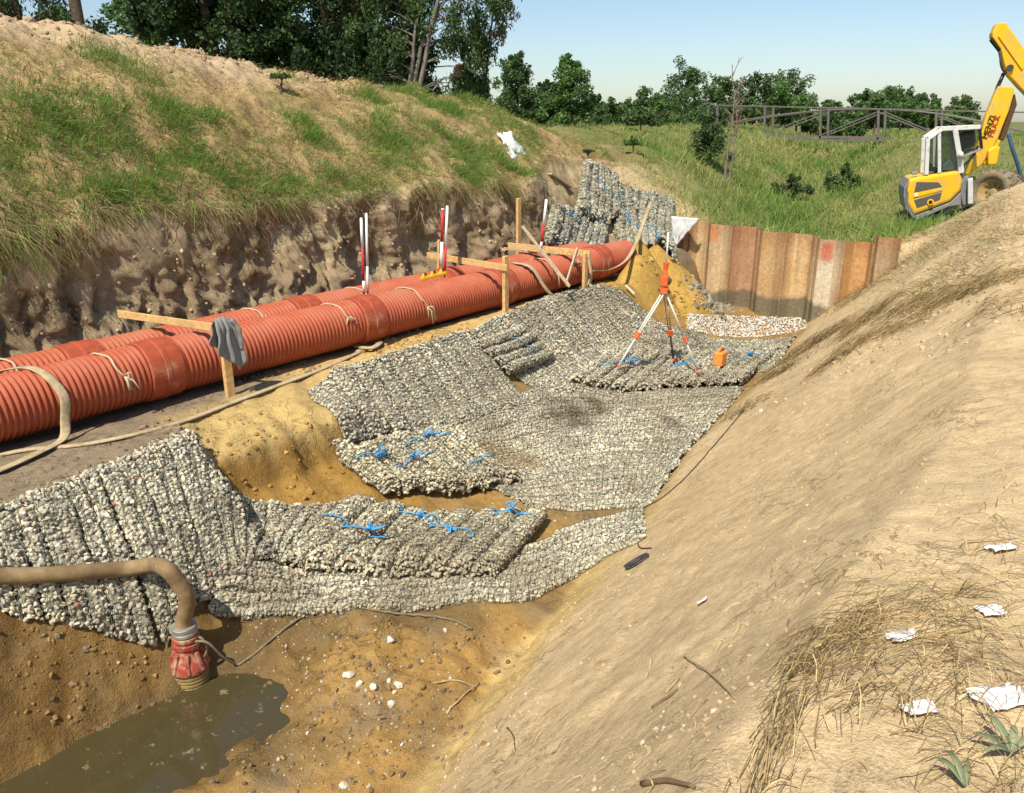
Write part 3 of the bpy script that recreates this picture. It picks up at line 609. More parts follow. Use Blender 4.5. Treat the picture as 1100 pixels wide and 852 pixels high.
# ---------------------------------------------------------------- stone-filled net mats
STONE_PAL = np.array([(0.50, 0.46, 0.36), (0.58, 0.53, 0.41), (0.42, 0.385, 0.31), (0.66, 0.60, 0.47), (0.33, 0.31, 0.25), (0.54, 0.47, 0.35), (0.46, 0.45, 0.40)])
def poly_at(E, s):
    """point at parameter s of a polyline given by world points (by length)"""
    E = np.asarray(E, float); d = np.concatenate([[0], np.cumsum(np.linalg.norm(np.diff(E, axis=0), axis=1))]); d /= d[-1]
    return np.stack([np.interp(s, d, E[:, k]) for k in range(E.shape[1])], -1)
def mat_stones(name, e1, e2, n, h, label, lift=0.0, sp=0.0355, size=0.0215, ties=(), net=0.075, seed=1, wob=0.02, tint=(1, 1, 1), end_r=None, world=False, grp='stone-filled net mats', sag=None, core_col=(0.30, 0.265, 0.195), rnd=0.7, stains=(), gap=1.03, hvar=.35):
    R = np.random.default_rng(seed)
    if world: W1 = np.array(e1, float); W2 = np.array(e2, float)
    else: W1, W2 = [np.array([np.array(p, float) if len(p) == 3 else G(*p, extra=lift) for p in e]) for e in (e1, e2)]
    W1, W2 = smooth_path(W1, 24) if len(W1) > 2 else W1, smooth_path(W2, 24) if len(W2) > 2 else W2
    root = empty(name, (W1.mean(0)+W2.mean(0))/2*np.array([1, 1, 1])); tag(root, label, 'stone mat', grp)
    er = end_r if end_r is not None else max(h*0.6, 0.05)
    def base(s, t):
        a = poly_at(W1[:, :2], s); b = poly_at(W2[:, :2], s); return a+(b-a)*t[:, None]
    L1 = np.linalg.norm(np.diff(np.c_[W1[:, :2], T(W1[:, 0], W1[:, 1])], axis=0), axis=1).sum(); L2 = np.linalg.norm(np.diff(np.c_[W2[:, :2], T(W2[:, 0], W2[:, 1])], axis=0), axis=1).sum()
    def S(i, s, ph, off=0.0):
        """surface of tube i at length s (0..1), section angle ph (0..pi); off pushes outwards"""
        tc = np.full(len(s), (i+0.5)/n); p = base(s, tc); Ls = L1+(L2-L1)*(i+.5)/n
        cr = (poly_at(W2[:, :2], s)-poly_at(W1[:, :2], s))/n; hw = np.linalg.norm(cr, axis=1)/2; cr = cr/(2*hw[:, None]+1e-9)
        ds = np.minimum(s, 1-s)*Ls; ef = np.sqrt(np.clip(1-np.clip(1-ds/er, 0, 1)**2, 0, 1))
        lat = wob*fbm(s*Ls*1.7, s*0+i*0.01+seed, seed+i, 2)
        hh = h*(1+hvar*fbm(s*Ls*2.6, s*0+i*3.1, seed+50+i, 2))
        c, sn = np.cos(ph), np.sin(ph)
        x = (hw*gap+off)*np.sign(c)*np.abs(c)**0.75*(0.75+0.25*ef); z = (hh*ef+off)*np.abs(sn)**rnd
        q = p+cr*(x+lat)[:, None]; nn_ = nrm(q[:, 0], q[:, 1], 0.12); zz = z+lift
        return np.stack([q[:, 0], q[:, 1], T(q[:, 0], q[:, 1])], 1)+nn_*zz[:, None], hw, Ls
    Wa = base(np.array([.5]), np.array([0.0]))[0]; Wb = base(np.array([.5]), np.array([1.0]))[0]; wl = np.linspace(0, 1, 12)[:, None]; wp = Wa+(Wb-Wa)*wl
    W3 = np.linalg.norm(np.diff(np.c_[wp, T(wp[:, 0], wp[:, 1])], axis=0), axis=1).sum(); sl_f = W3/(np.linalg.norm(Wb-Wa)+1e-6)
    parts = []; nV, nF, nn = [], [], 0
    for i in range(n):
        _, hw, L = S(i, np.array([0.5]), np.array([1.57])); hw = hw[0]*sl_f
        m = max(3, int(L/sp)); arc = 2*hw*0.95+2*h*0.8; k = max(3, int(arc/sp))
        ss, pp = np.meshgrid((np.arange(m)+0.5)/m, (np.arange(k)+0.5)/k*np.pi, indexing='ij')
        ss = np.clip(ss.ravel()+R.uniform(-.32, .32, ss.size)/m, 0.002, 0.998); pp = np.clip(pp.ravel()+R.uniform(-.32, .32, pp.size)*np.pi/k, 0.05, np.pi-.05)
        P, _, _ = S(i, ss, pp, -size*0.5); P2, _, _ = S(i, ss, pp, size*1.5); Ns = P2-P; Ns /= np.linalg.norm(Ns, axis=1)[:, None]+1e-9; P = P+R.normal(size=P.shape)*0.0045
        ci = R.integers(0, len(STONE_PAL), len(P)); C = STONE_PAL[ci]*R.uniform(0.75, 1.2, (len(P), 1))*np.array(tint)*np.array([0.98, 0.985, 0.91])
        red = R.random(len(P)) < 0.015; C[red] = (0.40, 0.2, 0.13)
        dirt = np.clip(fbm(P[:, 0]*1.4, P[:, 1]*1.4, 501, 3)*1.3-.05, 0, .5)[:, None]; C = C*(1-dirt)+np.array([.32, .26, .17])*dirt; C = C*(1+.3*fbm(P[:, 0]*2.2, P[:, 1]*2.2, 502, 2))[:, None]
        for (sx_, sy_, sr_, sc_) in stains:
            q_ = G(sx_, sy_); k_ = (np.exp(-(((P[:, 0]-q_[0])**2+(P[:, 1]-q_[1])**2)/sr_**2)**1.5)*np.clip(.9+.6*fbm(P[:, 0]*4, P[:, 1]*4, 503, 2), 0, 1))[:, None]; C = C*(1-k_)+np.array(sc_)*k_*R.uniform(.7, 1.2, (len(P), 1))
        Vs, Fs, Cs = rocks(P, size*R.uniform(0.8, 1.35, len(P)), C, rng=R, flat=(.55, .95), N=Ns)
        # dark packed fill below the visible stones
        cs, cp = np.meshgrid(np.linspace(0.01, 0.99, max(4, int(L/0.15))), np.linspace(0, np.pi, 9), indexing='ij'); kk = 9
        CV, _, _ = S(i, cs.ravel(), cp.ravel(), -size*0.5); a = np.arange(cs.shape[0]-1)[:, None]; b = np.arange(kk-1)[None]
        CF = np.stack([a*kk+b, a*kk+b+1, (a+1)*kk+b+1, (a+1)*kk+b], -1).reshape(-1, 4)
        Vt = np.concatenate([Vs, CV]); Ct = np.concatenate([np.clip(Cs, 0, 0.85), np.tile(np.array(core_col), (len(CV), 1))])
        o = obj('stone_roll', mesh('stone_roll', Vt, [Fs, CF+len(Vs)], Ct), 'stone'); o['kind'] = 'stuff'; parts.append(o)
        if net:
            mu = max(3, int(L/net)); ku = max(3, int(arc/net))
            us, up = np.meshgrid(np.linspace(0.0, 1.0, mu+1), np.linspace(0.04, np.pi-.04, ku+1), indexing='ij')
            NP, _, _ = S(i, np.clip(us.ravel()+R.normal(size=us.size)*0.1/mu, 0.004, .996), up.ravel(), size*0.62); NP += R.normal(size=NP.shape)*0.006
            idx = np.arange((mu+1)*(ku+1)).reshape(mu+1, ku+1)
            E = np.concatenate([np.stack([idx[:-1].ravel(), idx[1:].ravel()], 1), np.stack([idx[:, :-1].ravel(), idx[:, 1:].ravel()], 1)])
            A, B = NP[E[:, 0]], NP[E[:, 1]]; D = B-A; D /= np.linalg.norm(D, axis=1)[:, None]+1e-9
            X = np.cross(D, [0.1, 0.2, 1.0]); X /= np.linalg.norm(X, axis=1)[:, None]+1e-9; Z = np.cross(D, X); rr = 0.0026
            offs = [X*rr, -X*rr*.5+Z*rr*.87, -X*rr*.5-Z*rr*.87]
            V6 = np.stack([A+o_ for o_ in offs]+[B+o_ for o_ in offs], 1).reshape(-1, 3); b6 = 6*np.arange(len(A))[:, None]
            nV.append(V6); nF.append((np.concatenate([b6+np.array(f) for f in ((0, 1, 4, 3), (1, 2, 5, 4), (2, 0, 3, 5))]))+nn); nn += len(V6)
    if net: parts.append(obj('net', mesh('net', np.concatenate(nV), np.concatenate(nF)), 'net')); parts[-1]['kind'] = 'stuff'
    # blue tie ropes: (tube position 0..1 across, s along, span)
    for (t, s, sp_, ts) in ties:
        u = np.linspace(-1, 1, 28); ti = np.clip((t+u*sp_)*n, 0.05, n-0.05); sv = np.clip(s+u*ts+0.02*np.sin(u*5), 0.03, 0.97); Q = []
        for a_, b_ in zip(ti, sv):
            p_, _, _ = S(int(a_), np.array([b_]), np.array([np.pi*(1-(a_-int(a_)))]), size*1.0); Q.append(p_[0])
        Q = np.array(Q); zz = Q[:, 2].copy()
        for _ in range(6): zz[1:-1] = np.maximum(Q[1:-1, 2], (zz[:-2]+zz[2:])/2)
        Q[:, 2] = zz+0.012; parts.append(MB().tube(smooth_path(Q, 50), 0.0065, 6).build('tie_rope', 'blue_rope', None, True))
        c_ = Q[14]+np.array([0, 0, .02]); kn = MB()
        for w_ in range(5):
            dd = R.normal(size=3)*0.05; dd[2] = abs(dd[2])*0.7; kn.tube(smooth_path([c_, c_+dd, c_+dd*0.5+R.normal(size=3)*.03, c_-dd*0.4], 10), 0.008, 5)
        parts.append(kn.build('knot', 'blue_rope', None, True))
    under(root, *parts); return root
BASE = 'stone mats lining the trench'; TOPM = 'stone mats lying on top of the lining'
mat_stones('stone_mat', [(-75, 576), (-62, 636)], [(100, 512), (170, 697)], 9, 0.085, 'stone mat on the left slope above the brown pump hose', seed=11, grp=BASE, sp=0.0345)
mat_stones('stone_mat', [(103, 511), (176, 692)], [(209, 475), (246, 612)], 6, 0.085, 'stone mat on the left slope directly left of the sand slump', seed=12, grp=BASE, sp=0.0345)
mat_stones('stone_mat', [(212, 487), (248, 613)], [(388, 541), (303, 610)], 8, 0.09, 'small stone mat below the sand slump beside front mat', seed=13, grp=BASE)
mat_stones('stone_mat', [(240, 603), (330, 615), (420, 618), (560, 592), (610, 570), (692, 548)], [(222, 655), (300, 664), (430, 660), (560, 648), (640, 607), (696, 578)], 5, 0.08, 'curving stone mat at the trench floor edge right of pump', seed=14, grp=BASE, sp=0.0345)
mat_stones('stone_mat', [(330, 421), (372, 478)], [(505, 356), (574, 438)], 10, 0.09, 'stone mat on the slope below the folded hose end', seed=15, grp=BASE)
mat_stones('stone_mat', [(452, 462), (510, 438), (600, 414), (700, 423), (800, 418)], [(565, 543), (600, 548), (640, 548), (685, 545), (705, 535)], 10, 0.07, 'wide stone mat over the trench floor in the middle', seed=16, grp=BASE, stains=[(612, 452, .38, (.13, .10, .06)), (640, 440, .25, (.16, .12, .07)), (720, 458, .22, (.2, .16, .1)), (560, 500, .25, (.3, .21, .1)), (530, 490, .2, (.32, .22, .1))])
mat_stones('stone_mat', [(506, 356), (596, 430)], [(610, 316), (702, 390)], 9, 0.09, 'stone mat on the slope left of the tripod', seed=17, grp=BASE, sp=0.039, size=.024)
mat_stones('stone_mat', [(612, 316), (690, 378), (740, 384), (836, 392)], [(662, 314), (702, 347), (762, 366), (856, 362)], 6, 0.08, 'stone mat running round behind the tripod to the sheet piles', seed=18, grp=BASE, sp=0.042, size=.0255)
mat_stones('stone_mat', [(292, 603), (378, 541)], [(530, 622), (588, 556)], 8, 0.18, 'thick front stone mat with four blue ropes, nearest the camera', lift=0.06, seed=21, grp=TOPM,
           ties=[(.2, .45, .17, -.1), (.62, .55, .17, -.1), (.35, .82, .15, -.08), (.82, .85, .13, -.05)], net=0.065, rnd=0.45, tint=(1.12, 1.1, 1.04), gap=1.0, hvar=.12)
mat_stones('stone_mat', [(408, 531), (350, 470)], [(562, 520), (478, 463)], 7, 0.23, 'thick stone mat of seven rolls beside the sand slump', lift=0.06, seed=22, grp=TOPM,
           ties=[(.18, .62, .15, .05), (.62, .75, .2, .05), (.35, .42, .15, .1), (.85, .4, .14, .05)], net=0.065, rnd=0.95, tint=(1.2, 1.17, 1.1), gap=.88, hvar=.1)
mat_stones('stone_mat', [(503, 366), (553, 349)], [(542, 401), (592, 384)], 4, 0.17, 'small mat of four stone rolls on the slope left of tripod', lift=0.07, seed=23, grp=TOPM, ties=[(.5, .62, .3, .1)], net=0.1, rnd=0.9)
mat_stones('stone_mat', [(606, 412), (648, 380)], [(796, 414), (838, 374)], 14, 0.15, 'stone mat under the tripod feet and orange can', lift=0.05, seed=24, grp=TOPM, sp=.041, size=.025, ties=[(.18, .55, .1, .1), (.5, .5, .1, .0), (.88, .6, .08, .1)], net=0.1, rnd=0.9)
# stack on the far slope, beyond the pipe ends
FAR = 'stone mats heaped on the far slope'
mat_stones('stone_mat', [(592, 222), (585, 262)], [(652, 228), (646, 272)], 7, 0.18, 'flat stone mat behind the level board, lowest of far heap', seed=31, grp=FAR, sp=0.066, size=0.04, net=0.12, tint=(.78, .81, .83), ties=[(.3, .3, .2, .1), (.7, .6, .15, .1)])
mat_stones('stone_mat', [(622, 172), (612, 222)], [(655, 186), (660, 235)], 5, 0.2, 'stone mat on top of the far heap, reaching highest up slope', lift=0.12, seed=32, grp=FAR, sp=0.066, size=0.04, net=0.12, tint=(.78, .81, .83), ties=[(.6, .4, .3, .2)])
mat_stones('stone_mat', [(655, 196), (662, 262)], [(722, 216), (722, 280)], 7, 0.2, 'stone mat with upright rolls at the right of far heap', lift=0.05, seed=33, grp=FAR, sp=0.066, size=0.04, net=0.12, tint=(.78, .81, .83), ties=[(.3, .4, .25, .2), (.7, .6, .2, .2)])
# loose white rubble before the sheet piles
R = np.random.default_rng(5); pts = []
while len(pts) < 1900:
    px, py = R.uniform(738, 866), R.uniform(338, 364)
    if py > 364-(abs(px-800)/66)**2*10 or py < 341+(px-740)*0.03-2: continue
    pts.append(G(px, py))
pts = np.array(pts)+np.array([0, 0, 0.03]); V, Fc, C = rocks(pts, R.uniform(.008, .024, len(pts)), np.array([.66, .64, .58])*R.uniform(.8, 1.1, (len(pts), 1)), rng=R)
o = obj('white_rubble', mesh('white_rubble', V, Fc, np.clip(C, 0, .85)), 'stone'); tag(o, 'patch of white broken stone at the foot of sheet piles', 'rubble', kind='stuff')
# ---------------------------------------------------------------- sheet pile wall
attr_mat('rusty_steel', 0.85, 0.25, 18, 0.75, 1.2, bump=0.3)
PY = 18.62
def pile(x0, x1, ztop, tint, seed, front, patch=None):
    """one U-shaped pile: web between two slanted flanges, interlock lip at each side"""
    R_ = np.random.default_rng(seed); dep = 0.19*(-1 if front else 1); wv = x1-x0
    u = np.array([0.0, 0.02, 0.04, 0.05, 0.16, 0.22, 0.24, 0.35, 0.5, 0.65, 0.76, 0.78, 0.84, 0.95, 0.96, 0.98, 1.0]); dd = np.interp(u, [0, .05, .23, .77, .95, 1], [0, 0, 1, 1, 0, 0]); lip = np.where((u < .045) | (u > .955), -0.03, 0)
    zs = np.linspace(-0.35, ztop, 46); U, Z = np.meshgrid(u, zs, indexing='ij'); X = x0+U*wv
    zt = Z+np.where(Z > ztop-0.01, 0.02*(vnoise(X*9, X*0, seed)-.5), 0)
    Y = PY+dep*dd[:, None]+lip[:, None]+0.004*fbm(X*3, Z*3, seed, 2)
    V = np.stack([X, Y, zt], -1); back = V.copy(); back[..., 1] += 0.014; m_ = len(zs); nu = len(u)
    idx = np.arange(nu*m_).reshape(nu, m_); f1 = np.stack([idx[:-1, :-1], idx[1:, :-1], idx[1:, 1:], idx[:-1, 1:]], -1).reshape(-1, 4); N0 = nu*m_
    top = np.stack([idx[:-1, -1], idx[1:, -1], idx[1:, -1]+N0, idx[:-1, -1]+N0], -1)
    sides = np.concatenate([np.stack([idx[k, :-1], idx[k, 1:], idx[k, 1:]+N0, idx[k, :-1]+N0], -1) for k in (0, -1)])
    base = np.array(tint)*np.ones((nu, m_, 1)); st = fbm(X*11+seed, Z*0.7, 70, 3)[..., None]; n2 = fbm(X*4, Z*2.2, seed+3, 4)[..., None]
    C = base*(1+0.35*st); C = C*(1-np.clip(n2, 0, 1)*0.35)+np.array([.33, .13, .035])*np.clip(n2, 0, 1)*0.35
    edge = np.clip(1-np.minimum(U, 1-U)/0.10, 0, 1)[..., None]*0.55; C = C*(1-edge)+np.array([.13, .07, .035])*edge
    topr = sstep(ztop-0.55, ztop, Z+0.25*fbm(X*5, Z, 72, 3))[..., None]*0.5; C = C*(1-topr)+np.array([.30, .13, .055])*topr
    if patch: 
        for (u0, u1, z0, z1, pc, amt) in patch:
            k = (sstep(u0-.04, u0+.04, U+0.03*n2[..., 0])*sstep(u1+.04, u1-.04, U)*sstep(ztop*z0-.1, ztop*z0+.06, Z)*sstep(ztop*z1+.05, ztop*z1-.05, Z+.1*n2[..., 0]))[..., None]*amt; C = C*(1-k)+np.array(pc)*k
    mud = sstep(0.62, 0.5, Z+0.16*fbm(X*2.2, Z*0+1, 73, 3)+0.06*fbm(X*9, Z*3, 74, 2))[..., None]*0.92; C = C*(1-mud)+np.array([.155, .135, .085])*mud
    C = np.clip(C, .01, .8); Vt = np.concatenate([V.reshape(-1, 3), back.reshape(-1, 3)]); Ct = np.concatenate([C.reshape(-1, 3)]*2)
    return obj('sheet_pile', mesh('sheet_pile', Vt, [f1, f1[:, ::-1]+N0, top, sides], Ct), 'rusty_steel')
root = empty('sheet_pile_wall', (-6.5, PY, 0)); tag(root, 'rusty steel sheet pile wall closing the far end of trench', 'sheet piles')
px_e = [727, 738, 757, 782, 811, 840, 872, 903, 934, 962]
tints = [(.36, .24, .13), (.44, .32, .18), (.47, .36, .22), (.35, .21, .13), (.44, .30, .16), (.46, .33, .18), (.48, .40, .28), (.44, .26, .11), (.40, .29, .18), (.36, .25, .15), (.36, .25, .15)]
tints = [(min(.6, a*1.16), b*1.1, c*1.02) for a, b, c in tints]
ps = []
for i in range(len(px_e)-1):
    x0 = on(1, PY, px_e[i], 300)[0]; x1 = on(1, PY, px_e[i+1], 300)[0]; yt = np.interp((px_e[i]+px_e[i+1])/2, [727, 745, 900, 935, 936, 1020], [246, 237, 258, 263, 254, 252]); zt = on(1, PY, (px_e[i]+px_e[i+1])/2, yt)[2]
    pt = [(.25, .8, .0, .72, (.60, .52, .39), .7), (.25, .7, .78, .95, (.50, .10, .06), .75)] if i == 6 else ([(.2, .6, .82, 1, (.55, .17, .06), .6)] if i == 2 else None)
    ps.append(pile(x0, x1, zt, tints[i], 80+i, i % 2 == 0, pt))
under(root, *ps)

# ---------------------------------------------------------------- sheets of plastic
simple('white_plastic', (0.74, 0.74, 0.72), 0.5, 0.4, var=0.05); simple('grey_tarp', (0.55, 0.54, 0.52), 0.6, 0.3, var=0.1)
def sheet(corners, name, mat, label, cat, nu=16, amp=0.05, seed=1, th=0.004, drape=False, grp=None):
    a, b, c, d = [np.asarray(q, float) for q in corners]; U, W = np.meshgrid(np.linspace(0, 1, nu), np.linspace(0, 1, nu), indexing='ij'); U = U[..., None]; W = W[..., None]
    P = (a*(1-U)+b*U)*(1-W)+(d*(1-U)+c*U)*W; n = np.cross(b-a, d-a); n /= np.linalg.norm(n); L = np.linalg.norm(b-a)
    k = 3/L; uu, ww = U[..., 0]*k*L, W[..., 0]*k*L
    f = fbm(uu*1.2+seed, ww*1.2, seed, 3)+0.5*np.abs(fbm(uu*2.5, ww*0.8+seed, seed+9, 2))
    P = P+n*(amp*f)[..., None]
    jj = fbm(uu*2, ww*2, seed+4, 2)[..., None]*amp; P = P+(b-a)/L*jj
    if drape: P[..., 2] = np.maximum(P[..., 2], T(P[..., 0], P[..., 1])+0.012)
    i = np.arange(nu-1)[:, None]; j = np.arange(nu-1)[None]; Fq = np.stack([i*nu+j, (i+1)*nu+j, (i+1)*nu+j+1, i*nu+j+1], -1).reshape(-1, 4)
    o = obj(name, mesh(name, P.reshape(-1, 3), Fq, smooth=True), mat); sm = o.modifiers.new('solid', 'SOLIDIFY'); sm.thickness = th; tag(o, label, cat, grp); return o
sheet([on(1, 18.25, 721, 232), on(1, 18.35, 753, 235), on(1, 18.2, 726, 262), on(1, 18.1, 721, 277)], 'tarpaulin', 'grey_tarp', 'pale tarpaulin corner hanging between far stone mats and sheet piles', 'tarpaulin', amp=0.07, seed=3)
cs = [G(536, 149)+np.array([0, 0, .1]), G(545, 150)+np.array([0, 0, .14]), G(566, 169)+np.array([0, 0, .1]), G(552, 173)+np.array([0, 0, .05])]
sheet(cs, 'plastic_bag', 'white_plastic', 'crumpled white plastic bag lying high on the grassy bank', 'plastic bag', amp=0.12, seed=6, drape=True)

# ---------------------------------------------------------------- tripod with staff
feet = [G(661, 399, extra=.2), G(752, 404, extra=.2), G(724, 391, extra=.2)]; fc = np.mean(feet, 0); hd_ = np.array([fc[0], fc[1], 0]); d_ = np.linalg.norm((fc-CAM)[:2])
tt_ = ray(714, 312); hd_ = CAM+tt_*(np.linalg.norm((fc-CAM)[:2])/np.linalg.norm(tt_[:2]))
root = empty('tripod', fc); tag(root, 'orange and white surveying tripod standing on the stone mat', 'tripod'); parts = []
for k, f_ in enumerate(feet):
    top = hd_+(f_-hd_)*0.03; mid = hd_+(f_-hd_)*0.56; dirn = (f_-hd_)/np.linalg.norm(f_-hd_); side = np.cross(dirn, [0, 0, 1.0]); side /= np.linalg.norm(side)
    lm = 'white_paint' if k != 2 else 'old_wood'
    leg = MB()
    for s_ in (-1, 1): leg.tube([top+side*s_*0.028, mid+side*s_*0.022], 0.012, 8)
    parts.append(leg.build('leg', lm, None, True))
    parts.append(MB().tube([mid-dirn*0.08, f_+dirn*0.02], 0.018, 8).build('lower_leg', 'aluminium' if k != 2 else 'dark_metal', None, True))
    parts.append(bev(MB().bar(mid-dirn*0.06, mid+dirn*0.06, 0.09, 0.05).build('clamp', 'orange_plastic'), .008))
    parts.append(MB().tube([f_-dirn*0.12, f_+dirn*.03], [0.022, 0.01], 8).build('foot', 'orange_plastic', None, True))
parts.append(MB().tube([hd_+np.array([0, 0, -.04]), hd_+np.array([0, 0, .05])], [.085, .075], 14).build('head', 'orange_plastic', None, False))
parts.append(bev(MB().box(hd_+np.array([0, 0, .16]), (.13, .13, .17)).build('level_body', 'orange_plastic'), .02))
parts.append(MB().tube([hd_+np.array([-.07, 0, .16]), hd_+np.array([.09, .02, .16])], .045, 12).build('lens', 'dark_metal'))
parts.append(MB().tube([hd_+np.array([0, 0, .24]), hd_+np.array([-.01, 0, .34]), hd_+np.array([0, 0, .46])], [.05, .035, .05], 10).build('column', 'orange_plastic'))
parts.append(MB().tube([hd_+np.array([0, 0, .44]), hd_+np.array([0, 0, .95])], .014, 8).build('staff', 'white_paint', None, True))
for s_ in (-1, 1): parts.append(MB().tube([hd_+np.array([.06*s_, 0, 0]), hd_+np.array([.1*s_, -.03, -.01])], .022, 8).build('knob', 'dark_metal'))
under(root, *parts)
# orange can
q = G(773, 392, extra=.2); root = empty('jerrycan', q); tag(root, 'small orange can beside the tripod', 'can')
pb = bev(MB().box(q+np.array([0, 0, .12]), (.17, .22, .26)).build('body', simple('can_plastic', (.78, .27, .05), .5, .4)), .03, 3)
ph = MB().tube([q+np.array([0, -.07, .25]), q+np.array([0, -.05, .30]), q+np.array([0, .03, .30]), q+np.array([0, .06, .25])], .016, 8).build('handle', 'can_plastic', None, True)
pc = MB().tube([q+np.array([0, .085, .24]), q+np.array([0, .085, .29])], .025, 10).build('cap', 'dark_metal')
under(root, pb, ph, pc)
# rod lying on the mats
a = G(632, 313)+np.array([0, 0, .14]); b = G(675, 347)+np.array([0, 0, .14]); o = MB().tube([a, b], .022, 8).build('wooden_rod', 'old_wood'); tag(o, 'pale rod lying on the stone mat left of the tripod', 'rod')
o = bev(MB().bar(G(590, 190)+np.array([0, 0, .07]), G(612, 206)+np.array([0, 0, .10]), .14, .035).build('plank', 'old_wood'), .004); tag(o, 'weathered plank lying on the bank above far stone mats', 'plank')
a = on(0, -7.2, 671, 305)
o = bev(MB().bar(G(672, 312)+np.array([0, 0, .1]), G(681, 321)+np.array([0, 0, .1]), .06, .03).build('batten', 'white_paint'), .004); tag(o, 'short white batten at the edge of stone mat below sand heap', 'batten')

# ---------------------------------------------------------------- pump with hose and cable
simple('pump_red', (0.32, 0.05, 0.03), 0.6, 0.3, var=0.25, scale=10, dirt=(.42, .33, .22), dirtamt=.45, dscale=9)
simple('pump_strainer', (0.30, 0.22, 0.085), 0.7, 0.3, var=0.25, scale=12); simple('hose_brown', (0.22, 0.15, 0.075), 0.75, 0.2, var=0.2, scale=6, dirt=(.34, .25, .13), dirtamt=.35, dscale=4)
simple('cable', (0.20, 0.16, 0.10), 0.8, 0.2); simple('steel', (.40, .38, .34), .5, .4, metal=.5)
pb_ = on(2, -0.08, 207, 735); pb_ = pb_+np.array([0, 0, 0]); pr = 0.15
def lathe(prof, c, seg=36, ribs=None):
    a = np.linspace(0, 2*np.pi, seg, endpoint=False); P = np.array(prof, float)
    V = np.stack([c[0]+P[:, 0][:, None]*np.cos(a), c[1]+P[:, 0][:, None]*np.sin(a), np.broadcast_to(c[2]+P[:, 1][:, None], (len(P), seg))], -1).reshape(-1, 3)
    i = np.arange(len(P)-1)[:, None]; j = np.arange(seg)[None]; k = (j+1) % seg
    return V, [np.stack([i*seg+j, i*seg+k, (i+1)*seg+k, (i+1)*seg+j], -1).reshape(-1, 4), np.arange(seg)[::-1][None], (np.arange(seg)+(len(P)-1)*seg)[None]]
root = empty('submersible_pump', pb_); tag(root, 'red submersible pump with ribbed strainer standing in the puddle', 'pump'); parts = []
prof = [(pr*.95, -.12)]
for k in range(8): prof += [(pr, -.1+k*.034), (pr, -.082+k*.034), (pr*.9, -.078+k*.034), (pr*.9, -.068+k*.034)]
V, Fs = lathe(prof, pb_); parts.append(MB().add(V, Fs).build('strainer', 'pump_strainer'))
V, Fs = lathe([(pr*1.02, .17), (pr*1.05, .19), (pr*1.03, .22), (pr*.93, .27), (pr*.74, .31), (pr*.66, .33), (pr*.64, .40), (pr*.5, .42)], pb_); parts.append(MB().add(V, Fs).build('casing', 'pump_red', None, True))
for k in range(8):
    a = k*np.pi/4+.2; dv = np.array([np.cos(a), np.sin(a), 0]); parts.append(bev(MB().bar(pb_+dv*pr*.62+np.array([0, 0, .36]), pb_+dv*pr*1.0+np.array([0, 0, .20]), .035, .05).build('rib', 'pump_red'), .008))
    parts.append(MB().tube([pb_+dv*pr*.85+np.array([0, 0, .255]), pb_+dv*pr*.85+np.array([0, 0, .295])], .016, 6).build('bolt', 'steel'))
V, Fs = lathe([(.105, .40), (.115, .41), (.115, .44), (.095, .445), (.095, .47), (.11, .475), (.11, .50), (.09, .505), (.09, .56)], pb_); parts.append(MB().add(V, Fs).build('outlet_flange', 'pump_red'))
V, Fs = lathe([(.10, .52), (.103, .522), (.103, .545), (.10, .547), (.1, .57), (.103, .572), (.103, .595), (.1, .597)], pb_); parts.append(MB().add(V, Fs).build('hose_clamp', 'steel'))
for s_ in (-1, 1):
    dv = rgt*s_; parts.append(MB().tube(smooth_path([pb_+dv*.13+np.array([0, 0, .27]), pb_+dv*.17+np.array([0, 0, .36]), pb_+dv*.14+np.array([0, 0, .46]), pb_+dv*.09+np.array([0, 0, .48])], 14), .012, 8).build('lifting_bow', 'cable', None, True))
under(root, *parts)
top = pb_+np.array([0, 0, .56]); fh = np.array([fwd[0], fwd[1], 0]); fh /= np.linalg.norm(fh)
dpl = np.linalg.norm((pb_-CAM)[:2])
def near_pump(px, py, dd=0.0):
    """on the upright plane through the pump, square to the view, dd metres behind it"""
    d = ray(px, py); k = ((pb_-CAM)@fh+dd)/(d@fh); return CAM+d*k
hl = lambda px, py, e=.25: G(px, py, extra=e)
hp = [top-np.array([0, 0, .04]), top+np.array([0, 0, .06]), near_pump(201, 644, -.02), near_pump(191, 625, -.04), near_pump(178, 611, -.05), near_pump(164, 607, -.06)*.5+hl(164, 607)*.5, hl(135, 611, .24), hl(85, 615, .22), hl(40, 618, .22), hl(0, 619, .22), hl(-60, 620, .2), np.array([-6.35, 1.0, 1.32]), np.array([-6.6, .1, 1.6]), np.array([-6.8, -1.5, 1.68]), np.array([-6.9, -4, 1.66])]
nh = 150; P = smooth_path(hp, nh); kn = np.exp(-((np.arange(nh)-int(nh*5/14))/2.0)**2); rr = 0.066*(1-0.10*kn)*(1+0.012*np.sin(np.arange(nh)*1.3))
o = MB().tube(P, rr, 20).build('suction_hose', 'hose_brown', None, True); tag(o, 'thick brown hose bending down to the red pump', 'hose')
def ground_path(pts, lift, n=60):
    """follow the ground under a line drawn through the pixels"""
    q = smooth_path([(p[0], p[1], 0) for p in pts], n); P = np.array([G(a[0], a[1]) for a in q]); P = np.array([P[max(0, k-1):k+2].mean(0) for k in range(n)]); P[:, 2] = np.maximum(P[:, 2], T(P[:, 0], P[:, 1]))+lift; return P
c1_ = smooth_path([pb_+np.array([.05, .0, .45]), near_pump(222, 690, -.05), near_pump(240, 706, .02), G(255, 716)+np.array([0, 0, .02])], 16)
c2_ = ground_path([(257, 716), (275, 703), (300, 682), (330, 661), (365, 652), (420, 660), (480, 666), (508, 678)], .016, 70)
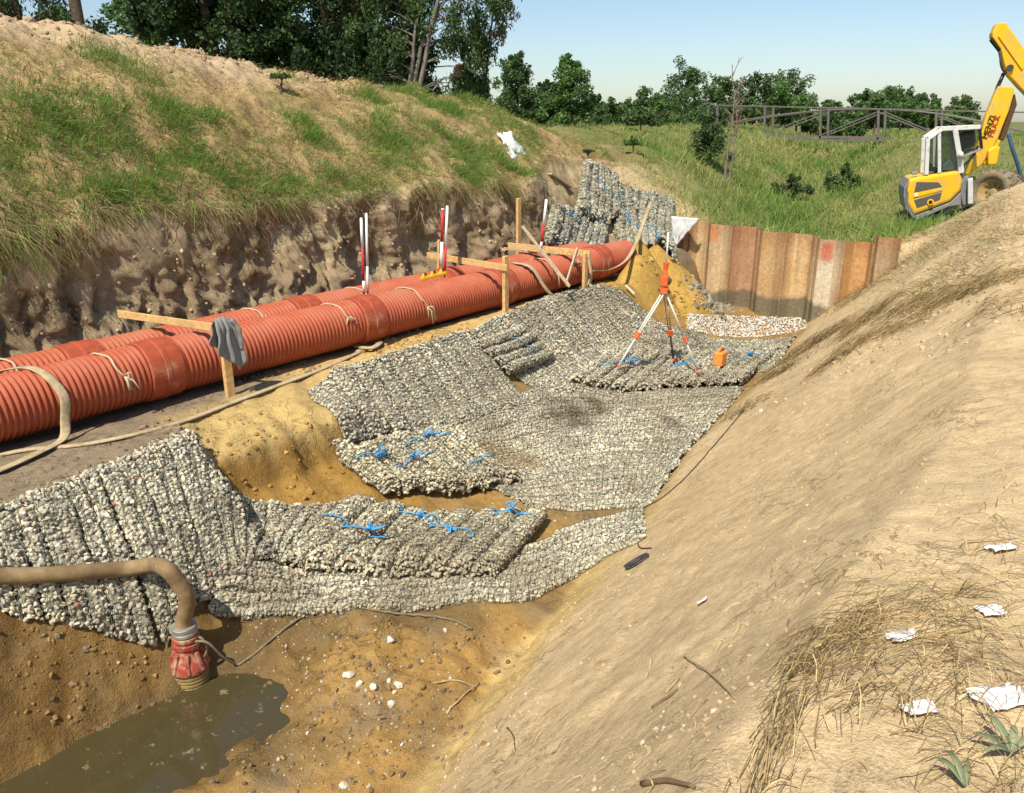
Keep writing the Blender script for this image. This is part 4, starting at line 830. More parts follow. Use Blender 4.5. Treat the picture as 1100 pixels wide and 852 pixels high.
o = MB().tube(np.concatenate([c1_, c2_]), .011, 7).build('power_cable', 'cable', None, True); tag(o, 'grey cable running from the pump across the mud', 'cable')
o = MB().tube(ground_path([(800, 440), (775, 470), (740, 510), (712, 535), (690, 548), (686, 565), (686, 588), (700, 590)], .012, 70), .007, 6).build('black_rope', 'dark_metal', None, True); tag(o, 'thin dark rope trailing down the right slope toe', 'rope')
c = G(685, 605); tt = np.linspace(0, 5*np.pi, 90); n_ = nrm(c[0], c[1]); e1_ = np.cross(n_, fh); e1_ /= np.linalg.norm(e1_); e2_ = np.cross(n_, e1_)
P = c+n_*.015+e1_*((.11+.02*np.sin(tt*.7))*np.cos(tt))[:, None]+e2_*((.075+.015*np.cos(tt*.4))*np.sin(tt))[:, None]+n_*(tt*.0015)[:, None]
o = MB().tube(P, .008, 6).build('rope_coil', 'dark_metal', None, True); tag(o, 'small dark coil of rope lying at the right slope toe', 'rope')
# ---------------------------------------------------------------- foot bridge
simple('bridge_steel', (0.15, 0.13, 0.115), 0.7, 0.3, var=0.2, scale=3, dirt=(.16, .10, .07), dirtamt=.2, dscale=2)
BY = 41.0
def bq(px, py, dy=0.0):
    q = on(1, BY, px, py); return q+np.array([0, dy, 0])
zb = lambda px: 143.2+(px-780)*0.021
root = empty('foot_bridge', bq(890, 150)); tag(root, 'rusty steel truss footbridge crossing the overgrown ditch', 'bridge'); parts = []
for dy in (0.0, 1.1):
    parts.append(MB().bar(bq(772, 145, dy), bq(1110, zb(1110)+2.0, dy), .09, .10).build('bottom_chord', 'bridge_steel'))
    parts.append(MB().bar(bq(770, 113, dy), bq(1110, 121, dy), .05, .06).build('handrail', 'bridge_steel'))
    arch = smooth_path([bq(772, 134, dy), bq(821, 125.5, dy), bq(881, 119, dy), bq(943, 117.6, dy), bq(1004, 122, dy), bq(1062, 133, dy), bq(1100, 142, dy)], 40)
    parts.append(MB().tube(arch, .035, 6).build('arch_chord', 'bridge_steel'))
    for vx in (760, 821, 881, 943, 1005, 1066):
        parts.append(MB().bar(bq(vx, zb(vx)+3, dy), bq(vx+1, 112.5+(vx-700)*.024, dy), .09, .09, up=(0, 1, 0)).build('post', 'bridge_steel'))
    for (x0, y0, x1, y1) in ((821, 144, 881, 121), (881, 145.5, 943, 120), (943, 120, 1005, 146), (1005, 124, 1066, 149)):
        parts.append(MB().bar(bq(x0, y0, dy), bq(x1, y1, dy), .045, .045).build('diagonal', 'bridge_steel'))
    for (x0, y0, x1, y1) in ():
        parts.append(MB().bar(bq(x0, y0, dy), bq(x1, y1, dy), .05, .06).build('side_rail', 'bridge_steel'))
    for vx in (): parts.append(MB().bar(bq(vx, 146, dy), bq(vx, 111.5, dy), .09, .09, up=(0, 1, 0)).build('post', 'bridge_steel'))
a_, b_ = bq(772, 148.5), bq(1110, zb(1110)+4.2)
dk = MB(); dk.bar(a_+np.array([0, .55, 0]), b_+np.array([0, .55, 0]), 1.2, .05); parts.append(dk.build('deck', 'bridge_steel'))
under(root, *parts)

# ---------------------------------------------------------------- walking excavator on the right bank
simple('machine_yellow', (0.82, 0.46, 0.012), 0.42, 0.45, var=0.08, scale=4, dirt=(.50, .36, .16), dirtamt=.3, dscale=2.5)
simple('machine_grey', (0.22, 0.23, 0.235), 0.5, 0.4, var=0.15, dirt=(.3, .25, .18), dirtamt=.3); simple('vent_grey', (0.10, 0.095, 0.085), 0.7, 0.3, var=0.2)
simple('cab_white', (0.62, 0.62, 0.60), 0.5, 0.4, var=0.08, dirt=(.4, .34, .25), dirtamt=.2); simple('black_rubber', (0.022, 0.021, 0.02), 0.8, 0.2)
simple('rim_dirty', (0.5, 0.30, 0.03), .7, .2, var=.2, dirt=(.28, .22, .14), dirtamt=.7, dscale=4); simple('tyre', (0.115, 0.095, 0.07), 0.9, 0.1, var=0.25, scale=5, dirt=(.27, .21, .135), dirtamt=.6, dscale=3); simple('seat_black', (0.03, 0.03, 0.03), .7, .2)
gg = NG('cab_glass'); gg.b.inputs['Base Color'].default_value = (.05, .06, .06, 1); gg.done('cab_glass', .06, .5); gt = gg.n('ShaderNodeBsdfTransparent'); gt.inputs[0].default_value = (.82, .88, .86, 1); gm_ = gg.n('ShaderNodeMixShader'); gm_.inputs[0].default_value = .82; gg.l(gg.b.outputs[0], gm_.inputs[1]); gg.l(gt.outputs[0], gm_.inputs[2]); gg.l(gm_.outputs[0], gg.o.inputs[0])
ED = 23.0; fh = np.array([fwd[0], fwd[1], 0]); fh /= np.linalg.norm(fh); ZU = np.array([0, 0, 1.0])
def eq(px, py, dy=0.0):
    """on the machine's near side (upright plane), then dy metres inwards"""
    d = ray(px, py); return CAM+d*(ED/(d@fh))+INW*dy
INW = fh*0.94+rgt*0.34; INW /= np.linalg.norm(INW)          # the machine's width direction
root = empty('walking_excavator', eq(1035, 228)); tag(root, 'yellow walking excavator with raised boom standing on the right bank', 'excavator'); parts = []
def eprism(name, pts, y0, y1, mat, bv=0.03, par=None):
    P = np.array([eq(*p) for p in pts]); n = len(P); V = np.concatenate([P+INW*y0, P+INW*y1]); q = [[i, i+n, (i+1) % n+n, (i+1) % n] for i in range(n)]
    o = MB().add(V, [np.array(q), np.array([list(range(n))]), np.array([list(range(n, 2*n))[::-1]])]).build(name, mat)
    if bv: bev(o, bv, 3)
    parts.append(o); return o
def kid(o, par): par_list.append((o, par)); parts.remove(o); return o
par_list = []
hood = eprism('engine_hood', [(976.4, 192.5), (1003, 187.5), (1030.6, 183.3), (1034.8, 195), (1032, 206), (1021, 216.5), (981.4, 231.7), (974.6, 219), (974.3, 205)], 0, 1.75, 'machine_yellow', .09)
for pts in ([(984.6, 195.5), (1008, 195.8), (1012, 200.5), (981.8, 207)], [(981.8, 215), (1011.6, 206.5), (1009.8, 214.5), (985, 223.5)]):
    kid(eprism('vent_panel', pts, -.012, .05, 'vent_grey', .008), hood)
for k in range(5): 
    a = eq(985+k*5, 198-.0*k, -.02); 
kid(eprism('hood_stripe', [(981, 209.5), (1012.5, 202.3), (1012.3, 204.8), (981, 212.8)], -.02, .05, 'machine_yellow', .006), hood)
kid(eprism('badge', [(982.2, 207.8), (985.8, 207.2), (985.8, 211), (982.2, 211.6)], -.035, .03, 'white_paint', .01), hood)
parts.append(MB().tube([eq(999.3, 217, -.06), eq(999.3, 217, .05)], .085, 18).build('exhaust', 'machine_yellow')); parts.append(MB().tube([eq(999.3, 217, -.07), eq(999.3, 217, .0)], .05, 16).build('exhaust_bore', 'black_rubber'))
eprism('counterweight', [(976.8, 192), (971.5, 202), (970.7, 211), (973, 225), (984.6, 237.3), (987.5, 235.5), (981, 232.4), (974, 219.4), (973.7, 205)], .02, 1.73, 'machine_grey', .04)
eprism('bumper', [(981.6, 232.4), (1021.2, 217.2), (1032.4, 206.5), (1033, 220.5), (1019, 222.6), (985, 237.2)], .04, 1.7, 'machine_grey', .03)
# cab: frame, panes, roof, seat
def ebar(name, p, q, w, dy0=0.0, dy1=None, mat='cab_white', d=None): 
    o = bev(MB().bar(eq(*p, dy0), eq(*q, dy0 if dy1 is None else dy1), w, d or w, up=INW).build(name, mat), .012); parts.append(o); return o
cab0, cab1 = .08, 1.15
for dy in (cab0, cab1):
    ebar('cab_pillar', (995.5, 188), (997.2, 149), .10, dy); ebar('cab_pillar', (997.2, 149), (1012, 139), .10, dy); ebar('cab_pillar', (1009.5, 186), (1009.3, 142), .085, dy)
    ebar('cab_pillar', (1026.2, 139), (1031, 168), .13, dy); ebar('cab_pillar', (1031, 167), (1033, 186), .14, dy)
    ebar('cab_rail', (1011, 138.6), (1053, 136.5), .11, dy); ebar('cab_rail', (1053, 137), (1055, 160), .07, dy, mat='black_rubber'); ebar('cab_rail', (1032, 170), (1055, 160), .06, dy, mat='machine_grey')
eprism('roof', [(1011, 139.8), (1021.6, 136), (1052, 134.8), (1054, 137.3), (1023, 138.6)], cab0, cab1, 'machine_grey', .03)
eprism('window', [(998.5, 150), (1009, 143.5), (1009, 183), (998, 186)], cab0+.03, cab0+.05, 'cab_glass', 0)
eprism('window', [(1011, 142), (1025, 141), (1030, 168), (1031, 182), (1011, 184)], cab0+.03, cab0+.05, 'cab_glass', 0)
eprism('window', [(1028, 140), (1052, 138.5), (1054, 158), (1033, 168)], cab0+.03, cab0+.05, 'cab_glass', 0)
eprism('window', [(1028, 140), (1052, 138.5), (1054, 158), (1033, 168)], cab1-.05, cab1-.03, 'cab_glass', 0)
eprism('cab_back', [(998, 150), (1011, 142), (1052, 138), (1054, 160), (1030, 186), (997, 187)], cab1-.02, cab1, 'cab_glass', 0)
eprism('seat', [(1000, 185), (1000, 176), (1003, 176), (1004, 181), (1010, 181), (1010, 186)], .35, .85, 'seat_black', .03)
eprism('seat_back', [(1030, 150), (1040, 141), (1049, 141), (1050, 156), (1036, 163)], .45, .9, 'seat_black', .05)
eprism('control_console', [(1014, 184), (1015, 178), (1022, 172), (1025, 176), (1028, 184)], .3, .9, 'machine_grey', .03)
parts.append(MB().tube([eq(1030.5, 166, -.12), eq(1032.5, 166.5, .05)], [.09, .07], 14).build('work_lamp', 'cab_white', None, True))
parts.append(MB().tube([eq(1010.5, 140, .1), eq(1010.5, 137, .1)], .05, 10).build('beacon', 'orange_plastic', None, True))
eprism('mirror', [(980.5, 186), (986.5, 184), (987.5, 188), (981, 189)], .3, .5, 'machine_grey', .02)
# slew frame and brackets
eprism('turret_frame', [(1033, 187), (1042, 190), (1046, 196), (1046, 220), (1036, 222), (1033, 210)], .25, 1.4, 'machine_grey', .03)
eprism('turret_plate', [(1040, 193), (1045.5, 191), (1045.5, 219), (1040, 219.5)], .0, .22, 'cab_white', .02)
# boom
boom = eprism('boom', [(1040.4, 188.5), (1048, 168), (1056, 150), (1063, 125), (1076.9, 91.4), (1093.7, 92.8), (1094.5, 99), (1089, 118), (1076, 150), (1060, 177), (1052, 183), (1042.5, 190.5)], .55, .95, 'machine_yellow', .04)
eprism('boom_rear_plate', [(1058, 178), (1076, 150), (1080, 152), (1075, 162), (1073.5, 178)], .6, .92, 'machine_yellow', .03)
eprism('boom_shaded_underside', [(1079, 150), (1090, 118), (1096, 100), (1098, 112), (1088, 140), (1083, 152)], .62, .88, simple('shaded_boom_yellow', (.10, .055, .02), .6, .3), .02)  # boom's underside, its shade put into a dark brown colour
eprism('slew_motor', [(1064, 162), (1072, 157), (1078, 158), (1074, 178), (1064, 179)], .35, 1.05, 'machine_yellow', .06)
up_b = eprism('stick', [(1075, 22.3), (1070.2, 33), (1069.8, 38), (1079, 51), (1083, 68), (1086.5, 78), (1100, 93), (1128, 122), (1165, 158), (1170, 152), (1140, 104), (1100, 43), (1084.5, 21.6)], .5, 1.0, 'machine_yellow', .04)
kid(eprism('side_rib', [(1076, 37), (1078, 35.5), (1104, 72), (1102, 74)], .46, .52, 'machine_yellow', .01), up_b)
parts.append(MB().tube([eq(1077, 94, .75), eq(1084.5, 77, .75)], .05, 10).build('cylinder_rod', 'dark_metal', None, True))
parts.append(MB().tube([eq(1069.5, 40, .6), eq(1079, 52, .6)], .06, 10).build('hose_guard', 'black_rubber'))
parts.append(MB().tube(smooth_path([eq(1079, 53, .5), eq(1078.5, 65, .45), eq(1081, 73, .5), eq(1085, 77, .6)], 20), .03, 8).build('hydraulic_hose', 'dark_metal', None, True))
parts.append(MB().tube(smooth_path([eq(1086, 143, .4), eq(1090, 160, .3), eq(1095, 175, .3), eq(1100, 193, .3)], 20), .05, 8).build('hydraulic_hose', simple('hose_blue', (.04, .09, .16), .5, .4), None, True))
parts.append(MB().tube(smooth_path([eq(1033, 188, .1), eq(1036, 178, .05), eq(1046, 168, .1), eq(1053, 158, .4)], 20), .03, 8).build('hydraulic_hose', 'black_rubber', None, True))
parts.append(MB().tube([eq(1089, 72, .45), eq(1089, 72, 1.05)], .09, 14).build('pivot_pin', 'dark_metal'))
# bucket beyond the picture edge
eprism('bucket', [(1160, 155), (1175, 156), (1186, 172), (1180, 192), (1160, 196), (1150, 186), (1166, 180), (1168, 168)], .25, 1.25, 'machine_grey', .03)
# wheels
def wheel(c, ax, Rw, wd):
    ax = ax/np.linalg.norm(ax); e1 = np.cross(ax, ZU); e1 /= np.linalg.norm(e1); e2 = np.cross(e1, ax)
    def lat(prof, name, mat, seg=40, sm=True):
        a = np.linspace(0, 2*np.pi, seg, endpoint=False); P = np.array(prof)
        V = (c+ax*P[:, 0][:, None, None]+P[:, 1][:, None, None]*(e1*np.cos(a)[:, None]+e2*np.sin(a)[:, None])[None]).reshape(-1, 3)
        i = np.arange(len(P)-1)[:, None]; j = np.arange(seg)[None]; k = (j+1) % seg
        return MB().add(V, [np.stack([i*seg+j, i*seg+k, (i+1)*seg+k, (i+1)*seg+j], -1).reshape(-1, 4)]).build(name, mat, None, sm)
    h = wd/2; w_ = empty('wheel', c)
    ty = lat([(h*.80, Rw*.55), (h, Rw*.62), (h*1.02, Rw*.78), (h*.92, Rw*.9), (h*.6, Rw*.95), (0, Rw*.965), (-h*.6, Rw*.95), (-h*.92, Rw*.9), (-h*1.02, Rw*.78), (-h, Rw*.62), (-h*.8, Rw*.55)], 'tyre', 'tyre')
    rim = lat([(h*.82, Rw*.56), (h*.78, Rw*.5), (h*.45, Rw*.42), (h*.38, Rw*.2), (h*.5, Rw*.16), (h*.5, Rw*.02)], 'rim', 'rim_dirty')
    rim2 = lat([(-h*.82, Rw*.56), (-h*.78, Rw*.5), (-h*.45, Rw*.42), (-h*.38, Rw*.02)], 'rim', 'rim_dirty')
    lugs = MB()
    for k in range(18):
        for sgn in (-1, 1):
            a0 = k*2*np.pi/18+(0 if sgn > 0 else np.pi/18); pts = []
            for t in (0, 1):
                a = a0+t*0.32; r0 = Rw*.965*(1-.05*t); pts.append(c+ax*sgn*h*(.04+.92*t)+(e1*np.cos(a)+e2*np.sin(a))*r0)
            lugs.bar(pts[0], pts[1], .06, .07, up=(pts[0]+pts[1])/2-c)
    lg = lugs.build('tread_lugs', 'tyre')
    nut = MB()
    for k in range(8): a = k*np.pi/4; p = c+(e1*np.cos(a)+e2*np.sin(a))*Rw*.3; nut.tube([p+ax*h*.38, p+ax*h*.5], .022, 6)
    nu_ = nut.build('wheel_nuts', 'dark_metal')
    under(w_, ty, rim, rim2, lg, nu_); parts.append(w_); return w_
wc = eq(1062, 208, .25); wheel(wc+rgt*.28, -rgt*.88-fh*.48+ZU*.1, .66, .78)
wheel(wc+rgt*2.1+fh*.9-ZU*.05, -rgt*.88-fh*.48+ZU*.1, .66, .78)
# legs and stabilisers
eprism('stabiliser_foot', [(996, 233), (1017.5, 229), (1016.5, 238), (997, 246)], .2, .75, 'machine_grey', .03)
eprism('stabiliser_leg', [(1012, 224), (1044, 214), (1046, 222), (1016, 232)], .35, .6, 'machine_grey', .03)
eprism('stabiliser_foot', [(981, 254), (984, 246), (991, 247), (990, 256), (984, 260)], .5, .95, 'machine_grey', .03)
eprism('stabiliser_leg', [(986, 246), (1000, 236), (1004, 240), (990, 252)], .6, .8, 'machine_grey', .03)
eprism('chassis', [(1040, 214), (1110, 208), (1120, 222), (1044, 226)], .5, 1.4, 'machine_grey', .04)
# lettering on the boom
def letters(txt, p0, p1, size, mat, name):
    cu = bpy.data.curves.new(name, 'FONT'); cu.body = txt; cu.size = 1; cu.extrude = 0.01; cu.align_x = 'LEFT'
    to = bpy.data.objects.new(name, cu); COL.objects.link(to); dg = bpy.context.evaluated_depsgraph_get(); dg.update()
    me = bpy.data.meshes.new_from_object(to.evaluated_get(dg)); bpy.data.objects.remove(to)
    v = np.zeros(len(me.vertices)*3); me.vertices.foreach_get('co', v); v = v.reshape(-1, 3); wdt = v[:, 0].max()
    ex = p1-p0; L = np.linalg.norm(ex); ex /= L; ez = -fh; ey = np.cross(ez, ex); ey /= np.linalg.norm(ey)
    W = p0+ex*(v[:, 0]*L/wdt)[:, None]+ey*(v[:, 1]*size)[:, None]+ez*(v[:, 2]+.012)[:, None]
    me.vertices.foreach_set('co', W.astype(np.float32).ravel()); me.update(); me.materials.clear(); o = obj(name, me, mat); return o
kid_l = letters('MENZI', eq(1064, 150, .55), eq(1073, 125, .55), .22, 'black_rubber', 'lettering'); par_list.append((kid_l, boom))
kid_l = letters('MUCK', eq(1070.5, 148, .55), eq(1079, 124, .55), .22, 'red_paint', 'lettering'); par_list.append((kid_l, boom))
for o_ in parts:
    o_.parent = root; o_.matrix_parent_inverse = Matrix.Translation(root.location).inverted()
for o_, p_ in par_list: o_.parent = p_; o_.matrix_parent_inverse = Matrix.Identity(4) if p_.parent is None else Matrix.Identity(4)
# ---------------------------------------------------------------- vegetation helpers
def blades(P, D, L, W, bend, C, R):
    """grass blades: P base, D initial direction, bend = how far the tip sags"""
    n = len(P); D = D/np.linalg.norm(D, axis=1)[:, None]; S_ = np.cross(D, R.normal(size=(n, 3))); S_ /= np.linalg.norm(S_, axis=1)[:, None]+1e-9
    L = L[:, None]; W = W[:, None]; g_ = np.array([0, 0, -1.0])*bend[:, None]*L; Dh = D*np.array([1, 1, 0])*bend[:, None]*L*0.6
    m = P+D*L*0.5+g_*0.18+Dh*.2; t = P+D*L+g_*0.8+Dh
    V = np.stack([P-S_*W/2, P+S_*W/2, m+S_*W*.42, m-S_*W*.42, t], 1).reshape(-1, 3); b = 5*np.arange(n)[:, None]
    return V, [b+np.array([0, 1, 2, 3]), b+np.array([3, 2, 4])], np.repeat(C, 5, 0)
def stuff(name, V, Fs, C, mat, label, cat):
    o = obj(name, mesh(name, V, Fs, np.clip(C, .005, .85)), mat); tag(o, label, cat, kind='stuff'); return o
def shuffle_col(R, n, pal, var=0.2):
    pal = np.array(pal); return pal[R.integers(0, len(pal), n)]*R.uniform(1-var, 1+var, (n, 1))
GREEN = [(.13, .29, .038), (.17, .34, .055), (.11, .24, .032), (.22, .33, .065)]
DRY = [(.42, .31, .14), (.33, .22, .10), (.50, .38, .18), (.26, .165, .08), (.38, .29, .11), (.22, .20, .07), (.36, .22, .11)]
R = np.random.default_rng(101)
# --- bank on the left: green tufts where the photograph shows them, dry thatch between
patches = [(95, 150, .95), (150, 195, .7), (45, 195, .8), (130, 215, .6), (15, 150, .5), (245, 195, .5), (300, 186, .65), (350, 196, .6), (375, 203, .5), (415, 160, .6), (465, 152, .75), (495, 165, .6), (130, 72, .5), (85, 130, .5),
           (395, 105, .45), (440, 100, .7), (510, 112, .7), (545, 180, .45), (425, 135, .4), (230, 130, .35), (560, 140, .4), (480, 120, .6), (205, 170, .4), (340, 150, .35), (270, 215, .4), (405, 210, .35), (320, 130, .3), (180, 120, .4), (500, 190, .35)]
pw = np.array([np.r_[G(a, b), r*1.15] for a, b, r in patches])
def bank_pts(n):
    y = R.uniform(-0.5, 20.5, n); rl = rails(np.clip(y, -6, 19)); lip = rl[:, 6, 0]; cr = rl[:, 3, 0]
    x = lip+0.05-(R.random(n)**1.15)*(lip-cr+2.0); return x, y
n = 300000; x, y = bank_pts(n); gm = np.zeros(n)
for q in pw:
    d2 = ((x-q[0])**2+(y-q[1])**2)/q[3]**2; gm = np.maximum(gm, np.exp(-d2*1.1))
gm = gm*(0.75+0.9*fbm(x*1.8, y*1.8, 120, 3)); gm = np.clip(gm+0.55*np.clip(fbm(x*1.1, y*1.1, 121, 3), 0, 1)*sstep(9, 13, y), 0, 1)
k = R.random(n) < gm*1.1; gx, gy = x[k], y[k]; n1_ = len(gx); P = np.stack([gx, gy, T(gx, gy)-.01], 1); N = nrm(gx, gy)
D = N*0.5+np.array([0.25, 0, .7])+R.normal(size=(n1_, 3))*0.35
pt_ = shuffle_col(R, n1_, GREEN+[(.24, .26, .07)], .22); yl = (R.random(n1_) < .12)[:, None]; pt_ = np.where(yl, np.array([.36, .32, .12]), pt_)
V, Fs, C = blades(P, D, R.uniform(.10, .30, n1_)*(0.6+.7*gm[k]), R.uniform(.005, .011, n1_), R.uniform(.1, .7, n1_), pt_, R)
stuff('green_grass', V, Fs, C, 'grass', 'tufts of green grass growing on the left bank', 'grass')
n = 80000; x, y = bank_pts(n); keep = R.random(n) < (0.42+1.1*fbm(x*1.2, y*1.2, 130, 3))*(1-.8*sstep(-13.4, -14.4, x)*sstep(13, 9, y)); x, y = x[keep], y[keep]; n = len(x)
P = np.stack([x, y, T(x, y)+.0], 1); N = nrm(x, y); D = N*0.25+np.array([.55, 0, -.15])+R.normal(size=(n, 3))*.55
V, Fs, C = blades(P, D, R.uniform(.05, .22, n), R.uniform(.004, .009, n), R.uniform(0, .5, n), shuffle_col(R, n, DRY, .25), R)
stuff('dry_grass', V, Fs, C, 'grass', 'dry yellow thatch and litter covering the left bank', 'dry grass')
# --- hanging fringe at the lip
n = 17000; y = R.uniform(-0.5, 15.2, n); dens = np.clip(0.35+1.2*fbm(y*1.1, y*0, 140, 3)+0.3*sstep(5.5, 3, y), 0.05, 1); k = R.random(n) < dens; y = y[k]; n = len(y); dn = dens[k]
lx = rails(y)[:, 6, 0]; x = lx+R.uniform(-.30, .12, n); P = np.stack([x, y, T(np.minimum(x, lx-.02), y)+R.uniform(-.08, .04, n)], 1)
D = np.stack([R.uniform(.35, 1, n), R.normal(size=n)*.35, R.uniform(-.9, .35, n)], 1); Lh = R.uniform(.10, .36, n)*(.45+.75*dn)*np.interp(y, [2, 5], [1.25, 1])
gk = (R.random(n) < .22)[:, None]; C0 = np.where(gk, shuffle_col(R, n, GREEN), shuffle_col(R, n, [(.37, .26, .12), (.28, .19, .09), (.43, .33, .17), (.20, .13, .07)]))
V, Fs, C = blades(P, D, Lh, R.uniform(.005, .011, n), R.uniform(.6, 1.6, n), C0, R)
stuff('hanging_roots', V, Fs, C, 'grass', 'dry grass and roots hanging over the earth wall edge', 'roots')
# --- overgrown ditch beyond the piles
n = 85000; y = 18.9+R.random(n)**1.4*36; x = R.uniform(-20, 0.5, n)-np.interp(y, [24, 41, 65], [0, 4, 8])*R.random(n); rb = sstep(-5.5, -3.5, x)*sstep(27, 23, y)
keep = R.random(n) < np.clip(sstep(18.8, 22.5, y+2.5*fbm(x*.6, y*.6, 150, 3)+1.2*sstep(-12, -8, x))*(1-.97*rb)*(0.9+.5*fbm(x*.4, y*.4, 151, 3)), 0, 1)
x, y = x[keep], y[keep]; n = len(x); P = np.stack([x, y, T(x, y)-.02], 1); xq = x+np.interp(y, [19, 24, 41, 70], [0, .8, 6, 15]); tall = np.clip(np.exp(-((xq+8.0)/4.0)**2)*1.1+.25+1.1*fbm(x*.7, y*.7, 152, 3), .15, 2.0)
hz = fbm(x*.6, y*.6, 153, 3); yel = np.clip(.6+1.6*hz, 0, 1)[:, None]
Cg = shuffle_col(R, n, [(.16, .28, .05), (.21, .34, .065), (.12, .21, .045)])*(1-yel)+shuffle_col(R, n, [(.38, .39, .12), (.44, .41, .17), (.32, .36, .10)])*yel
D = np.stack([R.normal(size=n)*.38, R.normal(size=n)*.38, np.ones(n)], 1)
V, Fs, C = blades(P, D, R.uniform(.3, .85, n)*tall*np.interp(y, [18.5, 20.5, 26, 34, 60], [.5, .8, 1, .55, .5]), R.uniform(.012, .032, n)*np.interp(y, [19, 60], [.8, 2.0])*.9, R.uniform(.1, .8, n), Cg, R)
stuff('reeds', V, Fs, C, 'grass', 'tall green and yellowish weeds filling the ditch beyond piles', 'weeds')
# --- weeds on the right bank crest and near the excavator, sparse
n = 9000; c = [(1010, 255, .8), (960, 285, .7), (1050, 240, .8), (930, 300, .6), (1000, 270, 1.0), (900, 310, .5), (1080, 250, .7), (1000, 305, .6), (830, 330, .0)]
X = []; 
for a, b, r in c:
    q = G(a, b); m = n//len(c); X.append(np.stack([q[0]+R.normal(size=m)*r*.6, q[1]+R.normal(size=m)*r], 1))
X = np.concatenate(X); x, y = X.T; n = len(x); P = np.stack([x, y, T(x, y)-.01], 1); D = np.stack([R.normal(size=n)*.8, R.normal(size=n)*.8, R.uniform(.05, .9, n)], 1)
Cg = np.where((R.random(n) < .3)[:, None], shuffle_col(R, n, [(.16, .2, .06), (.13, .17, .05)]), shuffle_col(R, n, DRY))
V, Fs, C = blades(P, D, R.uniform(.06, .28, n), R.uniform(.004, .010, n), R.uniform(.1, .9, n), Cg, R)
stuff('sparse_weeds', V, Fs, C, 'grass', 'sparse dry weeds on the crest of the right bank', 'weeds')

# ---------------------------------------------------------------- trees
def at_h(px, D_):
    d = ray(px, 130)*np.array([1, 1, 0]); d /= np.linalg.norm(d); q = CAM+d*D_; q[2] = float(T(q[0], q[1])); return q
def leaves(R, cen, n, size, pal, droop=0.0, aspect=.55, var=.3):
    """cen: (m,4) clump centres and radii"""
    i = R.integers(0, len(cen), n); u = R.normal(size=(n, 3)); u /= np.linalg.norm(u, axis=1)[:, None]; r = R.random(n)**.45
    P = cen[i, :3]+u*(cen[i, 3]*r)[:, None]
    if droop: P[:, 2] -= R.random(n)**2*droop*cen[i, 3]
    a = R.normal(size=(n, 3)); a[:, 2] = a[:, 2]*.6-droop*1.2; a /= np.linalg.norm(a, axis=1)[:, None]; b = np.cross(a, R.normal(size=(n, 3))); b /= np.linalg.norm(b, axis=1)[:, None]+1e-9
    s = (size*R.uniform(.6, 1.3, n))[:, None]; V = np.stack([P-a*s*.5, P+b*s*aspect*.5, P+a*s*.5, P-b*s*aspect*.5], 1).reshape(-1, 3); q = 4*np.arange(n)[:, None]
    C = shuffle_col(R, n, pal, var)*(0.8+.5*R.random(len(cen))[i])[:, None]
    return V, [q+np.array([0, 1, 2, 3])], np.repeat(C, 4, 0)
def limb(m, a, b, r0, r1, R, sag=.0, seg=7, n=8):
    t = np.linspace(0, 1, n)[:, None]; a = np.asarray(a, float); b = np.asarray(b, float); L = np.linalg.norm(b-a); P = a+(b-a)*t+np.sin(t*np.pi)*np.array([0, 0, L*.10-sag])+np.cumsum(R.normal(size=(n, 3))*L*.012, 0)*t
    m.tube(P, np.linspace(r0, r1, n), seg, cap=False); return P
def tree(name, base, stems, blobs, nleaf, lsize, pal, label, cat='tree', group=None, seed=1, droop=0.0, bark=(.13, .10, .07), sub=14, extra_twigs=True, aspect=.55, tr=.2, limbs=True):
    """stems: list of (dx,dy,dz) tops of stems; blobs: (dx,dy,dz,r) parts of the crown, offsets from the base"""
    R = np.random.default_rng(seed); root = empty(name, base); tag(root, label, cat, group); parts = []; tips = []
    bl = np.array(blobs, float); cen = []
    for q in bl:
        u = R.normal(size=(sub, 3)); u /= np.linalg.norm(u, axis=1)[:, None]; rr = q[3]*R.uniform(.35, 1.0, sub); c = base+q[:3]+u*rr[:, None]*np.array([1, 1, .85]); cen.append(np.c_[c, q[3]*R.uniform(.22, .45, sub)])
    cen = np.concatenate(cen); cen[:, 2] = np.maximum(cen[:, 2], base[2]+.3)
    m = MB(); sp_ = []
    for s_ in stems: sp_.append(limb(m, base+np.array([s_[0]*.1, s_[1]*.1, -.2]), base+np.array(s_), tr, tr*.35, R, n=12))
    parts.append(m.build('trunk', 'bark', None, True))
    allp = np.concatenate(sp_); m2 = MB(); nl = 0
    if limbs:
        for q in cen[::2]:
            d = np.linalg.norm(allp-q[:3], axis=1)+np.where(allp[:, 2] > q[2], 1.5, 0)+np.where(allp[:, 2] < base[2]+.6, 3, 0); j = int(d.argmin()); limb(m2, allp[j], q[:3], tr*.22, tr*.05, R, seg=5, n=6); nl += 1
        parts.append(m2.build('branches', 'bark', None, True)); parts[-1]['kind'] = 'stuff'
    for p in parts:
        c_ = p.data.attributes['col']; c4 = np.ones((len(p.data.vertices), 4), np.float32); c4[:, :3] = bark; c_.data.foreach_set('color', c4.ravel())
    V, Fs, C = leaves(R, cen, nleaf, lsize, pal, droop, aspect); o = obj('crown', mesh('crown', V, Fs, np.clip(C, .005, .8)), 'leaf'); parts.append(o)
    under(root, *parts); return root
DKG = [(.045, .085, .028), (.06, .105, .035), (.04, .072, .026), (.08, .13, .04)]; MDG = [(.10, .165, .055), (.12, .19, .06), (.085, .145, .05)]; LTG = [(.12, .21, .055), (.14, .24, .065), (.10, .18, .05)]
def shift(v, s): return [(a*s, b*s, c*s, r*s) for a, b, c, r in v]
def cam_off(dx, dz, dd=0): q = rgt*dx+fh*dd; return (q[0], q[1], dz)
